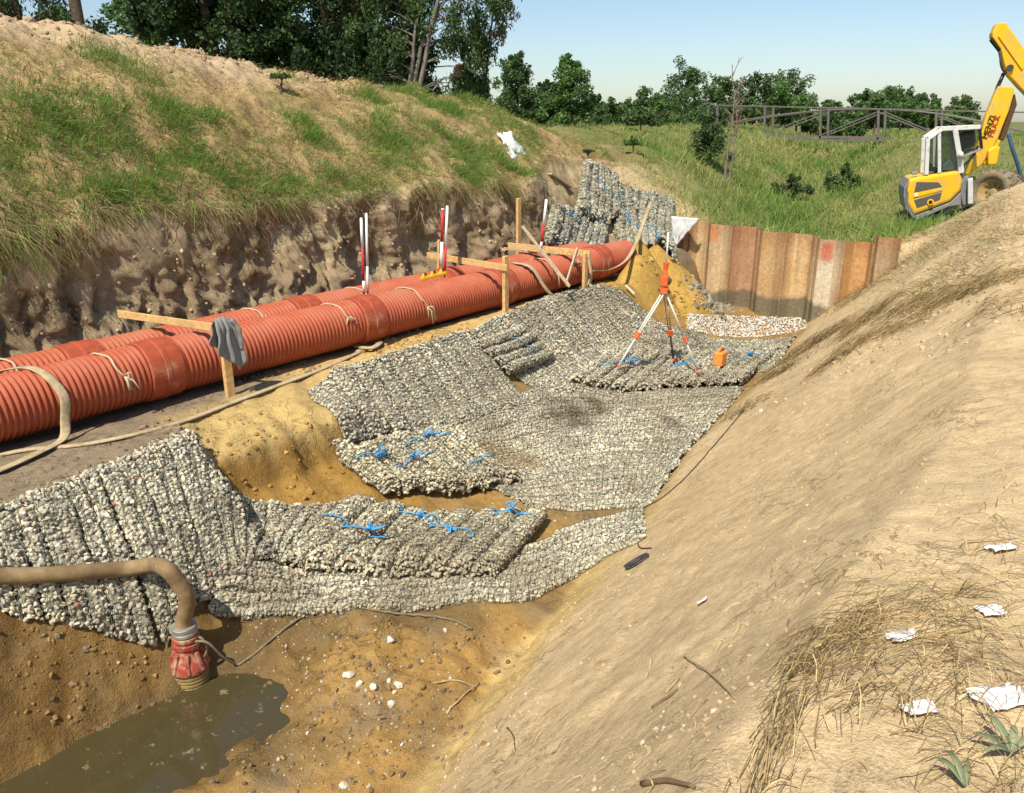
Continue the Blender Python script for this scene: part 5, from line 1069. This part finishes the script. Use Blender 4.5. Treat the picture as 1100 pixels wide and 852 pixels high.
def blob(dx, dz, r, dd=0): q = rgt*dx+fh*dd; return (q[0], q[1], dz, r)
LEFTG = 'dark trees standing behind the earth bank'
tree('broadleaf_tree', at_h(255, 29), [cam_off(.3, 7), cam_off(-1.2, 6)], [blob(-1.6, 1.6, 1.0), blob(-.2, 1.2, 1.0), blob(-1.9, 3.6, 1.2), blob(1.9, 3.4, 1.2), blob(-.5, 3.4, 1.4), blob(.6, 2.4, 1.2), blob(.9, 4.6, 1.7), blob(-1.2, 5.6, 1.7), blob(.3, 7.2, 2.1), blob(1.4, 2.0, 1.0, .6), blob(-.4, 4.4, 1.5, 1), blob(-1.6, 8.6, 1.8), blob(1.8, 8.8, 2.0)], 52000, 0.18, DKG, 'dark dense tree behind the bank, left of the many-stemmed one', group=LEFTG, seed=1, droop=.5, tr=.22)
tree('broadleaf_tree', at_h(372, 28), [cam_off(.1, 8), cam_off(.9, 7), cam_off(-.8, 7)], [blob(1.5, 1.3, .9), blob(-1.4, 1.2, .9), blob(2.2, 2.6, 1.0, .8), blob(-1.5, 2.8, 1.4), blob(-.6, 1.9, 1.0), blob(.5, 1.7, 1.0), blob(.8, 3.2, 1.3), blob(-1.9, 4.8, 1.5), blob(.2, 5.0, 1.9), blob(1.7, 4.6, 1.4), blob(-.6, 7.6, 2.2), blob(1.7, 7.6, 2.0), blob(0, 3.6, 1.6, 1.2)], 56000, 0.18, DKG, 'dark many-stemmed tree behind the bank with drooping foliage', group=LEFTG, seed=2, droop=.7, tr=.2, aspect=.35)
tree('broadleaf_tree', at_h(428, 26.5), [cam_off(1.3, 4.2), cam_off(.9, 3.6), cam_off(2.4, 6.2)], [blob(1.2, 1.0, .9, .5), blob(.2, 1.2, 1.0, .8), blob(-.6, 2.2, 1.1, .6), blob(.1, 2.4, 1.0, 1.0), blob(.6, 3.6, 1.2, .8), blob(-.8, 3.4, 1.2, .6), blob(2.4, 2.6, .8, .6), blob(1.9, 2.7, .9), blob(-.4, 4.6, 1.3), blob(.4, 3.2, .9, .3), blob(1.2, 4.7, 1.3), blob(2.6, 3.9, 1.0), blob(3.0, 5.4, 1.3), blob(3.5, 4.4, .55), blob(1.8, 6.6, 1.7), blob(2.3, 1.6, .6, .8), blob(3.6, 7, 1.5)], 32000, 0.16, DKG+MDG, 'leaning dark tree overhanging at right end of the group', group=LEFTG, seed=3, droop=.9, tr=.085, aspect=.3, bark=(.22, .19, .16))
tree('dry_branch_tree', at_h(520, 27.5), [cam_off(.1, 4.8)], [blob(.3, 4.6, .7), blob(.75, 3.6, .45), blob(.9, 4.6, .5), blob(.5, 3.0, .35)], 1500, .14, [(.30, .21, .10), (.36, .26, .14), (.10, .12, .05)], 'thin tree with brownish hanging leaves at right of dark group', group=LEFTG, seed=4, droop=1.2, tr=.05, aspect=.3)
tree('broadleaf_tree', at_h(165, 40), [cam_off(0, 4)], [blob(-.3, 3.6, 1.5), blob(.9, 3.2, 1.3), blob(-.2, 4.6, 1.2), blob(1.8, 2.6, 1.0), blob(-1.2, 2.8, 1.0)], 11000, .18, LTG, 'light green round tree seen in the gap above the bank', seed=5, tr=.15)
tree('conifer_tree', at_h(40, 24), [cam_off(-.8, 9), cam_off(.3, 8)], [blob(-1.2, 2.8, 1.0), blob(-.2, 2.7, .9), blob(.7, 2.9, .8), blob(1.1, 2.6, .6, .6), blob(-.5, 4.4, 1.4), blob(.6, 5.5, 1.5), blob(-2.2, 3.6, 1.2)], 18000, 0.15, DKG+[(.12, .12, .05)], 'dark drooping tree at the top left corner', seed=6, droop=1.0, tr=.16, aspect=.3)
tree('bare_trunk_tree', at_h(102, 23), [cam_off(.05, 9)], [blob(.2, 6.8, 1.3), blob(-.6, 7.6, 1.2)], 4000, .14, DKG, 'straight single trunk rising behind the bank at upper left', seed=7, droop=.5, tr=.17, bark=(.12, .085, .06))
FARG = 'far trees along the horizon'
for i_, (px, D_, sc, pal, lb) in enumerate([
    (500, 46, .82, [(.17, .10, .055), (.14, .095, .05), (.20, .12, .06), (.10, .10, .045)], 'reddish brown small tree beyond the bank end'),
    (556, 47, .98, MDG, 'mid green tree directly right of the reddish tree'),
    (612, 45, .9, LTG, 'round bright green tree standing left of the bridge'),
    (588, 52, .7, MDG+DKG, 'low dark tree between the two green trees'),
    (640, 55, .55, MDG, 'low shrubby tree at right of the round green tree')]):
    q = at_h(px, D_); tree('broadleaf_tree', q, [(0, 0, 3*sc)], shift([blob(0, 1.6, 1.3), blob(-.9, 1.4, 1.0), blob(.9, 1.3, 1.0), blob(-.2, 2.9, 1.2), blob(.4, 2.3, 1.2), blob(.6, .7, .9), blob(-.6, .7, .9), blob(-.2, 3.6, .7)], sc), 13000, .17, pal, lb, seed=20+i_, tr=.12*sc, sub=12)
for i_, (px, D_, sc, pal, lb) in enumerate([
    (692, 78, .85, MDG, 'far tree at the left end of the bridge rails'), (735, 80, 1.45, MDG, 'tallest far tree behind the bare dead tree'), (775, 84, 1.2, MDG, 'far tree right behind the dead tree stems'),
    (808, 82, 1.1, MDG+DKG, 'far dark tree above the left bridge span'), (842, 84, 1.2, MDG, 'far tree at right end of the tall far group'), (890, 95, .8, MDG, 'low far tree behind the middle bridge posts'),
    (925, 98, .9, MDG, 'low far tree right of the bridge middle'), (958, 95, 1.1, MDG, 'far tree rising above the rail near excavator'), (990, 98, .9, MDG, 'far tree behind the excavator cab'), (1030, 105, .9, MDG, 'far tree behind the excavator boom'), (660, 90, .6, DKG, 'low far bush left of the bridge')]):
    q = at_h(px, D_); tree('broadleaf_tree', q, [(0, 0, 3*sc)], shift([blob(0, 1.6, 1.6), blob(-1.4, 1.3, 1.3), blob(1.4, 1.3, 1.3), blob(-.3, 3.0, 1.3), blob(.7, 2.6, 1.3), blob(.9, .7, 1.2), blob(-.9, .7, 1.2)], sc), 6500, .28, pal, lb, group=FARG, seed=40+i_, tr=.15*sc, sub=11, limbs=False)
for i_ in range(9):
    q = at_h(800+i_*27+(i_*37 % 9), 56+(i_*29 % 9)); sc = .55+.13*((i_*7) % 4)
    tree('hedge_bush', q, [(0, 0, 1.5*sc)], shift([blob(0, 1.3, 1.4), blob(-1.5, 1.1, 1.2), blob(1.5, 1.1, 1.2), blob(.3, 2.1, 1.0)], sc), 2600, .24, (MDG, LTG, LTG+MDG)[i_ % 3], ('%s low bush from the left in the far hedge behind the bridge' % 'First Second Third Fourth Fifth Sixth Seventh Eighth Ninth'.split()[i_]), 'bush', 'bushes of the far hedge', seed=90+i_, tr=.08, sub=9, limbs=False)
# --- dead bare tree with an ivy-covered foot
def bare_tree(base, H, label, seed, leanx):
    R = np.random.default_rng(seed); root = empty('dead_tree', base); tag(root, label, 'dead tree', 'bare dead trees at the bridge end'); m = MB(); top = base+np.array([*(rgt[:2]*leanx), H]); P = limb(m, base, top, .042, .008, R, n=16)
    tk = m.build('trunk', 'bark', None, True); m2 = MB()
    for k in range(16):
        j = R.integers(6, 15); d = rgt*R.normal()*.35+fh*R.normal()*.35+np.array([0, 0, R.uniform(.5, 1.1)]); Q = limb(m2, P[j], P[j]+d*R.uniform(.5, .9)*H*.2, 0.014, .004, R, seg=5, n=6)
        for _ in range(2): d2 = rgt*R.normal()*.3+fh*R.normal()*.3+np.array([0, 0, R.uniform(.3, .8)]); limb(m2, Q[3], Q[3]+d2*H*.10, .007, .003, R, seg=4, n=4)
    br = m2.build('branches', 'bark', None, True)
    for p in (tk, br):
        c4 = np.ones((len(p.data.vertices), 4), np.float32); c4[:, :3] = (.26, .19, .15); p.data.attributes['col'].data.foreach_set('color', c4.ravel())
    under(root, tk, br)
b1_ = G(778, 200); bare_tree(b1_, 3.45, 'bare dead tree with the taller stem, beside the bridge end', 3, .05)
b2_ = b1_+rgt*.35+fh*.8; b2_[2] = T(b2_[0], b2_[1]); bare_tree(b2_, 2.9, 'shorter bare dead tree right of the taller one', 5, .25)
def shrub(px, py, w_, h_, n, size, pal, label, seed, grp=None):
    q = G(px, py); tree('shrub', q, [(0, 0, h_*.7)], [blob(0, h_*.5, h_*.45), blob(-w_*.3, h_*.4, h_*.35), blob(w_*.3, h_*.35, h_*.35), blob(0, h_*.8, h_*.25)], n, size, pal, label, 'shrub', grp, seed, tr=.04, sub=10)
shrub(762, 178, 1.0, 1.9, 3500, .11, DKG+MDG, 'dark ivy shrub wrapped round the dead tree foot', 61)
shrub(688, 140, 1.4, 1.2, 2500, .12, MDG, 'green shrub at the left end of bridge rails', 62)
for k_, (px_, D_, w_, h_, pl_, lb_) in enumerate([(655, 40, 1.6, 1.3, MDG, 'bushy shrub on the bank top right of the round green tree'), (705, 42, 1.8, 1.5, LTG, 'pale green shrub on the bank top left of the ivy shrub'), (735, 44, 2.0, 1.9, MDG, 'tall shrub behind the ivy shrub at the bridge end'), (672, 46, 1.6, 1.5, MDG+LTG, 'mixed green shrub on the bank top before the far trees')]):
    q = at_h(px_, D_); tree('shrub', q, [(0, 0, h_*.7)], [blob(0, h_*.5, h_*.5), blob(-w_*.4, h_*.4, h_*.4), blob(w_*.4, h_*.35, h_*.4), blob(0, h_*.8, h_*.3)], 2600, .13, pl_, lb_, 'shrub', 'shrubs on the far bank top', 70+k_, tr=.04, sub=10)
shrub(302, 100, .4, .35, 900, .05, MDG, 'small green bush alone on the upper bank slope', 63)
shrub(680, 165, .5, .5, 700, .09, LTG, 'small bright green bush on the far grassy slope', 64)
shrub(632, 175, .3, .3, 500, .07, MDG, 'small green bush just above the far stone heap', 65)
shrub(905, 205, 1.6, 1.0, 2600, .10, MDG+LTG, 'low green bush in the ditch weeds before the excavator', 66)
shrub(850, 215, 1.8, .9, 2600, .10, DKG+MDG, 'darker low bush in the middle of ditch weeds', 67)
# ---------------------------------------------------------------- straw and litter on the right bank
def strands(P0, D, L, r, C, R, droop=.15, seg=5, lay=True):
    """stalks: thin three-sided tubes following the ground"""
    n = len(P0); D = D/np.linalg.norm(D, axis=1)[:, None]; t = np.linspace(0, 1, seg); curv = R.normal(size=(n, 2))*.16
    perp = np.stack([-D[:, 1], D[:, 0]], 1); xy = P0[:, None, :2]+D[:, None, :2]*(t[None, :, None]*L[:, None, None])+perp[:, None]*(curv[:, :1, None]*(t*t)[None, :, None]*L[:, None, None])
    gz = T(xy[..., 0], xy[..., 1]); z = gz+P0[:, 2][:, None]+(R.random(n)*.06)[:, None]*np.sin(t*np.pi)[None]+np.abs(R.normal(size=n))[:, None]*.25*L[:, None]*np.clip(D[:, 2], 0, 1)[:, None]*t[None]
    z = np.maximum(z, gz+.003); Pc = np.concatenate([xy, z[..., None]], -1); X = np.concatenate([perp, np.zeros((n, 1))], 1)[:, None]; Z = np.array([0, 0, 1.0])[None, None]
    rr = r[:, None, None]*np.linspace(1, .55, seg)[None, :, None]
    ring = np.stack([Pc+X*rr, Pc-X*rr*.5+Z*rr*.87, Pc-X*rr*.5-Z*rr*.87], 2).reshape(n, -1, 3); k = seg*3; b = k*np.arange(n)[:, None]; f = []
    for i in range(seg-1):
        for j in range(3): f.append([i*3+j, i*3+(j+1) % 3, (i+1)*3+(j+1) % 3, (i+1)*3+j])
    Fq = (b[:, :, None]+np.array(f).reshape(1, -1)[:, None, :]).reshape(-1, 4); return ring.reshape(-1, 3), [Fq], np.repeat(C, k, 0)
R = np.random.default_rng(202); STR = [(.46, .34, .15), (.38, .26, .11), (.54, .42, .20), (.28, .19, .085), (.22, .15, .07)]
def straw_batch(spec, Lr, rr, dens=1.0, hmax=.05):
    Ps, Ds, n_all = [], [], 0
    for (px, py, sx, ang, sd_, n) in spec:
        q = G(px, py); a = np.radians(ang)+R.normal(size=n)*sd_; 
        d = rgt[None]*np.cos(a)[:, None]+fh[None]*np.sin(a)[:, None]; xy = q[None, :2]+R.normal(size=(n, 2))*sx; Ps.append(np.c_[xy, R.random(n)**2*hmax]); Ds.append(np.c_[d[:, :2], R.random(n)*.6])
    P = np.concatenate(Ps); D = np.concatenate(Ds); n = len(P)
    P[:, :2] -= D[:, :2]*.2
    return strands(P, D, R.uniform(*Lr, n), R.uniform(*rr, n), shuffle_col(R, n, STR, .25), R)
V, Fs, C = straw_batch([(815, 830, .02, 62, .12, 14), (835, 800, .025, 60, .15, 19), (848, 770, .03, 60, .18, 27), (862, 740, .04, 58, .25, 35), (885, 705, .06, 45, .3, 52), (920, 680, .07, 30, .4, 45), (950, 655, .07, 20, .5, 35), (895, 675, .05, 25, .5, 26)], (.10, .28), (.0014, .0028))
stuff('straw_sheaf', V, Fs, C, 'straw', 'long swathe of dry stalks curving down the near right slope', 'straw')
V, Fs, C = straw_batch([(980, 690, .11, 10, 1.2, 67), (1040, 680, .11, 0, 1.2, 67), (1080, 640, .10, 0, 1.3, 45), (960, 735, .08, 10, 1.0, 60), (1030, 720, .09, 0, 1.2, 60), (1090, 720, .09, 0, 1.3, 45), (1000, 620, .10, 20, .8, 30), (1090, 580, .10, 30, 1.2, 37), (900, 735, .07, 20, 1.2, 18), (1070, 800, .09, 0, 1.4, 37), (1090, 840, .07, 10, 1.3, 30), (930, 610, .09, 20, .9, 15), (1000, 650, .1, 15, .6, 37)], (.06, .24), (.0011, .0026))
stuff('scattered_straw', V, Fs, C, 'straw', 'tangled dry stalks and twigs strewn over the near bank top', 'straw')
V, Fs, C = straw_batch([(1075, 300, .25, 15, .6, 140), (1030, 318, .25, 20, .6, 216), (985, 326, .25, 25, .6, 237), (930, 345, .22, 30, .6, 324), (890, 360, .2, 40, .6, 324), (860, 378, .18, 50, .5, 280), (835, 402, .16, 58, .4, 161), (960, 355, .25, 10, .7, 129), (905, 380, .16, 20, .7, 129), (800, 440, .14, 60, .5, 75), (920, 320, .25, 30, .8, 86), (1085, 330, .2, 10, .8, 53)], (.15, .5), (.0025, .006), hmax=.12)
stuff('straw_ridge', V, Fs, C*.8, 'straw', 'ridge of brown dry stalks along the middle of right slope', 'straw')
# scattered twigs over the slope
n = 300; px = R.uniform(480, 1100, n); py = R.uniform(330, 850, n); Pq = np.array([G(a, b) for a, b in zip(px, py)]); k = (Pq[:, 0] > rails(Pq[:, 1])[:, 13, 0]+.15) & (Pq[:, 1] < 18); Pq = Pq[k]; n = len(Pq); a = R.uniform(0, 2*np.pi, n)
V, Fs, C = strands(np.c_[Pq[:, :2], np.full(n, .004)], np.c_[np.cos(a), np.sin(a), np.zeros(n)], R.uniform(.03, .14, n), R.uniform(.0012, .003, n), shuffle_col(R, n, STR+[(.5, .4, .22)]*2, .3), R)
stuff('scattered_twigs', V, Fs, C, 'straw', 'single twigs and stalks scattered over the right slope', 'twigs')
# larger sticks, each its own
for (a, b, r, lb) in [((690, 845), (745, 849), .012, 'dark flat stick at the bottom edge of the slope'), ((700, 762), (728, 742), .008, 'thin stick on the slope above the bottom dark stick'), ((545, 783), (553, 806), .007, 'short curved dark twig low on the near slope'),
                      ((715, 745), (737, 718), .006, 'pale stalk lying on the lower slope'), ((480, 768), (515, 735), .010, 'pale branch at the slope toe beside the mud'), ((465, 735), (512, 740), .010, 'forked pale branch end on the yellow mud'), ((735, 707), (790, 752), .005, 'long thin straw stalk lying across the slope')]:
    p, q = G(*a), G(*b); m_ = (p+q)/2+np.array([0, 0, .015]); m_[2] = max(m_[2], T(m_[0], m_[1])+r*1.3); p = p+np.array([0, 0, r]); q = q+np.array([0, 0, r]); Pp = smooth_path([p, m_+np.array([.01, .01, 0]), q], 12); Pp[:, 2] = np.maximum(Pp[:, 2], T(Pp[:, 0], Pp[:, 1])+r*.9)
    m = MB().tube(Pp, np.linspace(r, r*.5, 12), 6, col=(.20, .14, .08) if 'dark' in lb or 'thin stick' in lb else (.42, .32, .18)); o = m.build('stick', 'bark', None, True); tag(o, lb, 'stick', 'sticks on the right slope')
# paper and plastic scraps
for k_, (px, py, w_, lb) in enumerate([(971, 688, .055, 'white crumpled scrap beside the long straw swathe'), (1064, 660, .05, 'white scrap right of the crumpled one near the bank top'), (987, 766, .05, 'round white scrap below the straw on bare soil'), (1074, 753, .085, 'wide flat white scrap at the right picture edge'), (1076, 592, .06, 'white scrap high at right under dry twigs'), (756, 648, .035, 'tiny white scrap alone on the open slope')]):
    q = G(px, py); n_ = nrm(q[0], q[1]); e1_ = np.cross(n_, fh); e1_ /= np.linalg.norm(e1_); e2_ = np.cross(n_, e1_); q = q+n_*.02
    sheet([q-e1_*w_-e2_*w_*.7, q+e1_*w_-e2_*w_*.5, q+e1_*w_*.8+e2_*w_*.8, q-e1_*w_*.9+e2_*w_*.6], 'plastic_scrap', 'white_plastic', lb, 'scrap', nu=18, amp=w_*.2, seed=300+k_, th=.002, drape=True, grp='white scraps on the right slope')
# broad green leaves at the lower right corner
simple('broad_leaf', (.17, .20, .10), .5, .4, var=.3, scale=10)
def leafplant(px, py, leaves_, label):
    q = G(px, py); root = empty('leaf_plant', q); tag(root, label, 'plant', 'broad-leaved plants at the near bank top'); ps_ = []
    for (ang, L, w_, lift) in leaves_:
        a = np.radians(ang); d = rgt*np.cos(a)+fh*np.sin(a); t = np.linspace(0, 1, 14)[:, None]; P = q+d*t*L+np.array([0, 0, 1])*(lift*np.sin(t*np.pi*.85)+.02); P[:, 2] = np.maximum(P[:, 2], T(P[:, 0], P[:, 1])+.012)
        s_ = np.cross(d, [0, 0, 1.0]); wv_ = w_*np.sin(np.clip(t*1.0+.12, 0, 1)*np.pi)**.7; V = np.concatenate([P-s_*wv_, P-np.array([0, 0, .3])*wv_, P+s_*wv_]); n = 14; f = [[i, i+1, n+i+1, n+i] for i in range(n-1)]+[[n+i, n+i+1, 2*n+i+1, 2*n+i] for i in range(n-1)]
        o = obj('leaf', mesh('leaf', V, np.array(f), smooth=True), 'broad_leaf'); sm = o.modifiers.new('solid', 'SOLIDIFY'); sm.thickness = .002; ps_.append(o)
    under(root, *ps_)
leafplant(1085, 815, [(150, .11, .011, .03), (100, .13, .011, .05), (60, .10, .011, .04), (190, .10, .010, .03), (20, .11, .010, .04)], 'broad-leaved green plant at the lower right corner')
leafplant(1035, 850, [(120, .10, .010, .03), (95, .11, .010, .04), (60, .09, .009, .03)], 'smaller green leaves at the bottom edge near the corner')

# ---------------------------------------------------------------- clods, pebbles, stones
def clods(spec, sizes, pal, name, label, seed, mat='clod', cat='clods', sink=.0):
    R = np.random.default_rng(seed); Ps = []
    for (px, py, sx, n) in spec:
        q = G(px, py); xy = q[:2]+R.normal(size=(n, 2))*sx; Ps.append(xy)
    xy = np.concatenate(Ps); n = len(xy); s = R.uniform(0, 1, n)**4*(sizes[1]-sizes[0])+sizes[0]; P = np.c_[xy, T(xy[:, 0], xy[:, 1])+s*sink]
    V, Fc, C = rocks(P, s, shuffle_col(R, n, pal, .2), rng=R); stuff(name, V, [Fc], C, mat, label, cat)
MUD = [(.28, .175, .07), (.33, .205, .075), (.22, .145, .07), (.18, .125, .07)]
clods([(30, 660, .25, 136), (100, 690, .22, 136), (60, 720, .2, 110), (10, 700, .3, 82), (150, 705, .12, 70), (20, 750, .18, 66)], (.004, .03), MUD, 'mud_clods', 'crumbly brown clods on the left mud bank by the pump', 401)
clods([(400, 700, .35, 223), (450, 740, .3, 223), (350, 780, .3, 195), (300, 820, .3, 140), (420, 800, .3, 195), (500, 700, .25, 140), (330, 720, .25, 83), (520, 680, .25, 83), (390, 840, .3, 111)], (.004, .03), MUD+[(.22, .17, .11)], 'mud_clods', 'crumbly brown clods over the yellow mud right of puddle', 402)
clods([(405, 745, .6, 208), (330, 690, .4, 128), (300, 660, .25, 72), (420, 820, .4, 96), (360, 760, .4, 96), (100, 620, .2, 16), (560, 555, .3, 48), (450, 575, .3, 48)], (.006, .018), [(.50, .45, .36), (.42, .38, .3)], 'pebbles', 'small pale pebbles on the mud', 403, 'stone', 'pebbles')
clods([(620, 660, .3, 240), (560, 760, .25, 240), (720, 600, .4, 240), (820, 520, .5, 240), (900, 450, .5, 240), (780, 740, .3, 180), (900, 600, .4, 180), (1000, 520, .5, 180), (860, 400, .4, 240), (700, 800, .25, 180), (960, 380, .5, 240), (640, 620, .2, 120), (500, 820, .2, 120)], (.003, .016), [(.48, .36, .21), (.42, .31, .18), (.54, .42, .26)], 'soil_crumbs', 'fine soil crumbs over the dry right slope', 404)
clods([(980, 350, .8, 175), (1060, 330, .7, 148), (900, 400, .6, 121), (1040, 290, .7, 135), (1000, 260, .7, 135)], (.006, .05), [(.48, .36, .21), (.42, .31, .18), (.54, .42, .26)], 'soil_clods', 'larger soil clods along the upper right slope', 405)
clods([(270, 480, .25, 70), (320, 510, .25, 61), (250, 495, .15, 35), (350, 490, .2, 35), (290, 450, .25, 35)], (.005, .045), [(.36, .215, .06), (.46, .31, .11), (.30, .17, .045)], 'sand_clods', 'yellow sand lumps fallen in the slump between stone mats', 406)
clods([(640, 312, .35, 120), (720, 320, .4, 250), (760, 335, .3, 200), (480, 360, .3, 150), (430, 375, .3, 150), (580, 330, .3, 120)], (.01, .06), [(.46, .30, .10), (.36, .22, .07)], 'sand_clods', 'yellow sand lumps along the heap and bench edge', 407)
clods([(100, 520, .4, 250), (200, 470, .35, 250), (20, 560, .3, 200), (260, 405, .2, 160), (320, 400, .25, 120)], (.006, .04), [(.27, .205, .13), (.22, .165, .10)], 'soil_clods', 'grey brown crumbs along the bench edge and jacket post', 408)
clods([(760, 322, .25, 160), (775, 330, .2, 120)], (.03, .10), [(.22, .2, .15), (.28, .25, .19)], 'rubble', 'dark rubble lying between sand heap and sheet piles', 409, 'stone', 'rubble')
# crumbled earth on the heap crest and cliff foot
R = np.random.default_rng(410); n = 2600; y = R.uniform(0, 17, n); rl = rails(y); x = rl[:, 3, 0]+R.normal(size=n)*.6+.2; s = R.random(n)**4*.05+.008; P = np.c_[x, y, T(x, y)+s*.3]
V, Fc, C = rocks(P, s, shuffle_col(R, n, [(.42, .31, .18), (.34, .245, .135), (.46, .35, .22)], .2), rng=R); stuff('earth_clods', V, [Fc], C, 'clod', 'dry earth clods along the bank crest and wall foot', 'clods')
# single pale stones on the mud
for k_, (px, py, s_, lb) in enumerate([(374, 728, .05, 'largest pale stone on the mud, leftmost of the scattered group'), (386, 736, .03, 'small pale stone right of the largest one'), (401, 740, .04, 'oblong pale stone in the middle of the group'), (418, 733, .035, 'pale stone at upper right of the group'), (429, 737, .037, 'rightmost pale stone of the scattered group'), (420, 758, .042, 'lowest pale stone of the scattered group'), (424, 745, .025, 'tiny pale stone under the rightmost one'), (419, 689, .045, 'lone pale stone above the scattered group'), (478, 678, .028, 'lone pale stone near the cable end'), (370, 846, .04, 'pale stone at the bottom picture edge')]):
    q = G(px, py); RR = np.random.default_rng(600+k_); V, Fc, C = rocks(np.array([q+np.array([0, 0, s_*.4])]), s_, np.array([(.62, .57, .46)]), rng=RR); o = obj('stone', mesh('stone', V, Fc, C), 'stone'); bev(o, s_*.12, 2); tag(o, lb, 'stone', 'pale stones on the mud')
# crumbs and lumps breaking out of the cut earth wall
R = np.random.default_rng(411); n = 1800; ri = R.integers(np.searchsorted(_ny, 0), np.searchsorted(_ny, 15), n); ci = R.integers(_c0-1, _c1+3, n); P = np.stack([GXm[ri, ci], _ys[ri, ci], GZm[ri, ci]], 1)+R.normal(size=(n, 3))*.02; s = R.random(n)**3*.04+.007
V, Fc, C = rocks(P, s, shuffle_col(R, n, [(.47, .365, .225), (.38, .285, .165), (.42, .32, .19)], .25), rng=R, flat=(.4, .9)); stuff('earth_crumbs', V, [Fc], C, 'clod', 'crumbling lumps of clay on the cut earth wall behind pipes', 'clods')
n = 260; y = R.uniform(.5, 14, n); lx = rails(y)[:, 6, 0]; P0 = np.c_[lx+R.uniform(.0, .2, n), y, T(lx-.03, y)-R.uniform(.05, .5, n)]; m = MB()
for p in P0:
    L = R.uniform(.1, .45); d = np.array([R.uniform(.05, .35), R.normal()*.35, -1]); m.tube(smooth_path([p, p+d*L*.5+np.array([.05, R.normal()*.03, 0]), p+d*L], 6), np.linspace(R.uniform(.003, .007), .0015, 6), 4, col=np.array([.30, .22, .13])*R.uniform(.6, 1.3))
o = m.build('hanging_root_ends', 'straw'); tag(o, 'thin bare roots sticking out of the cut earth wall', 'roots', kind='stuff')
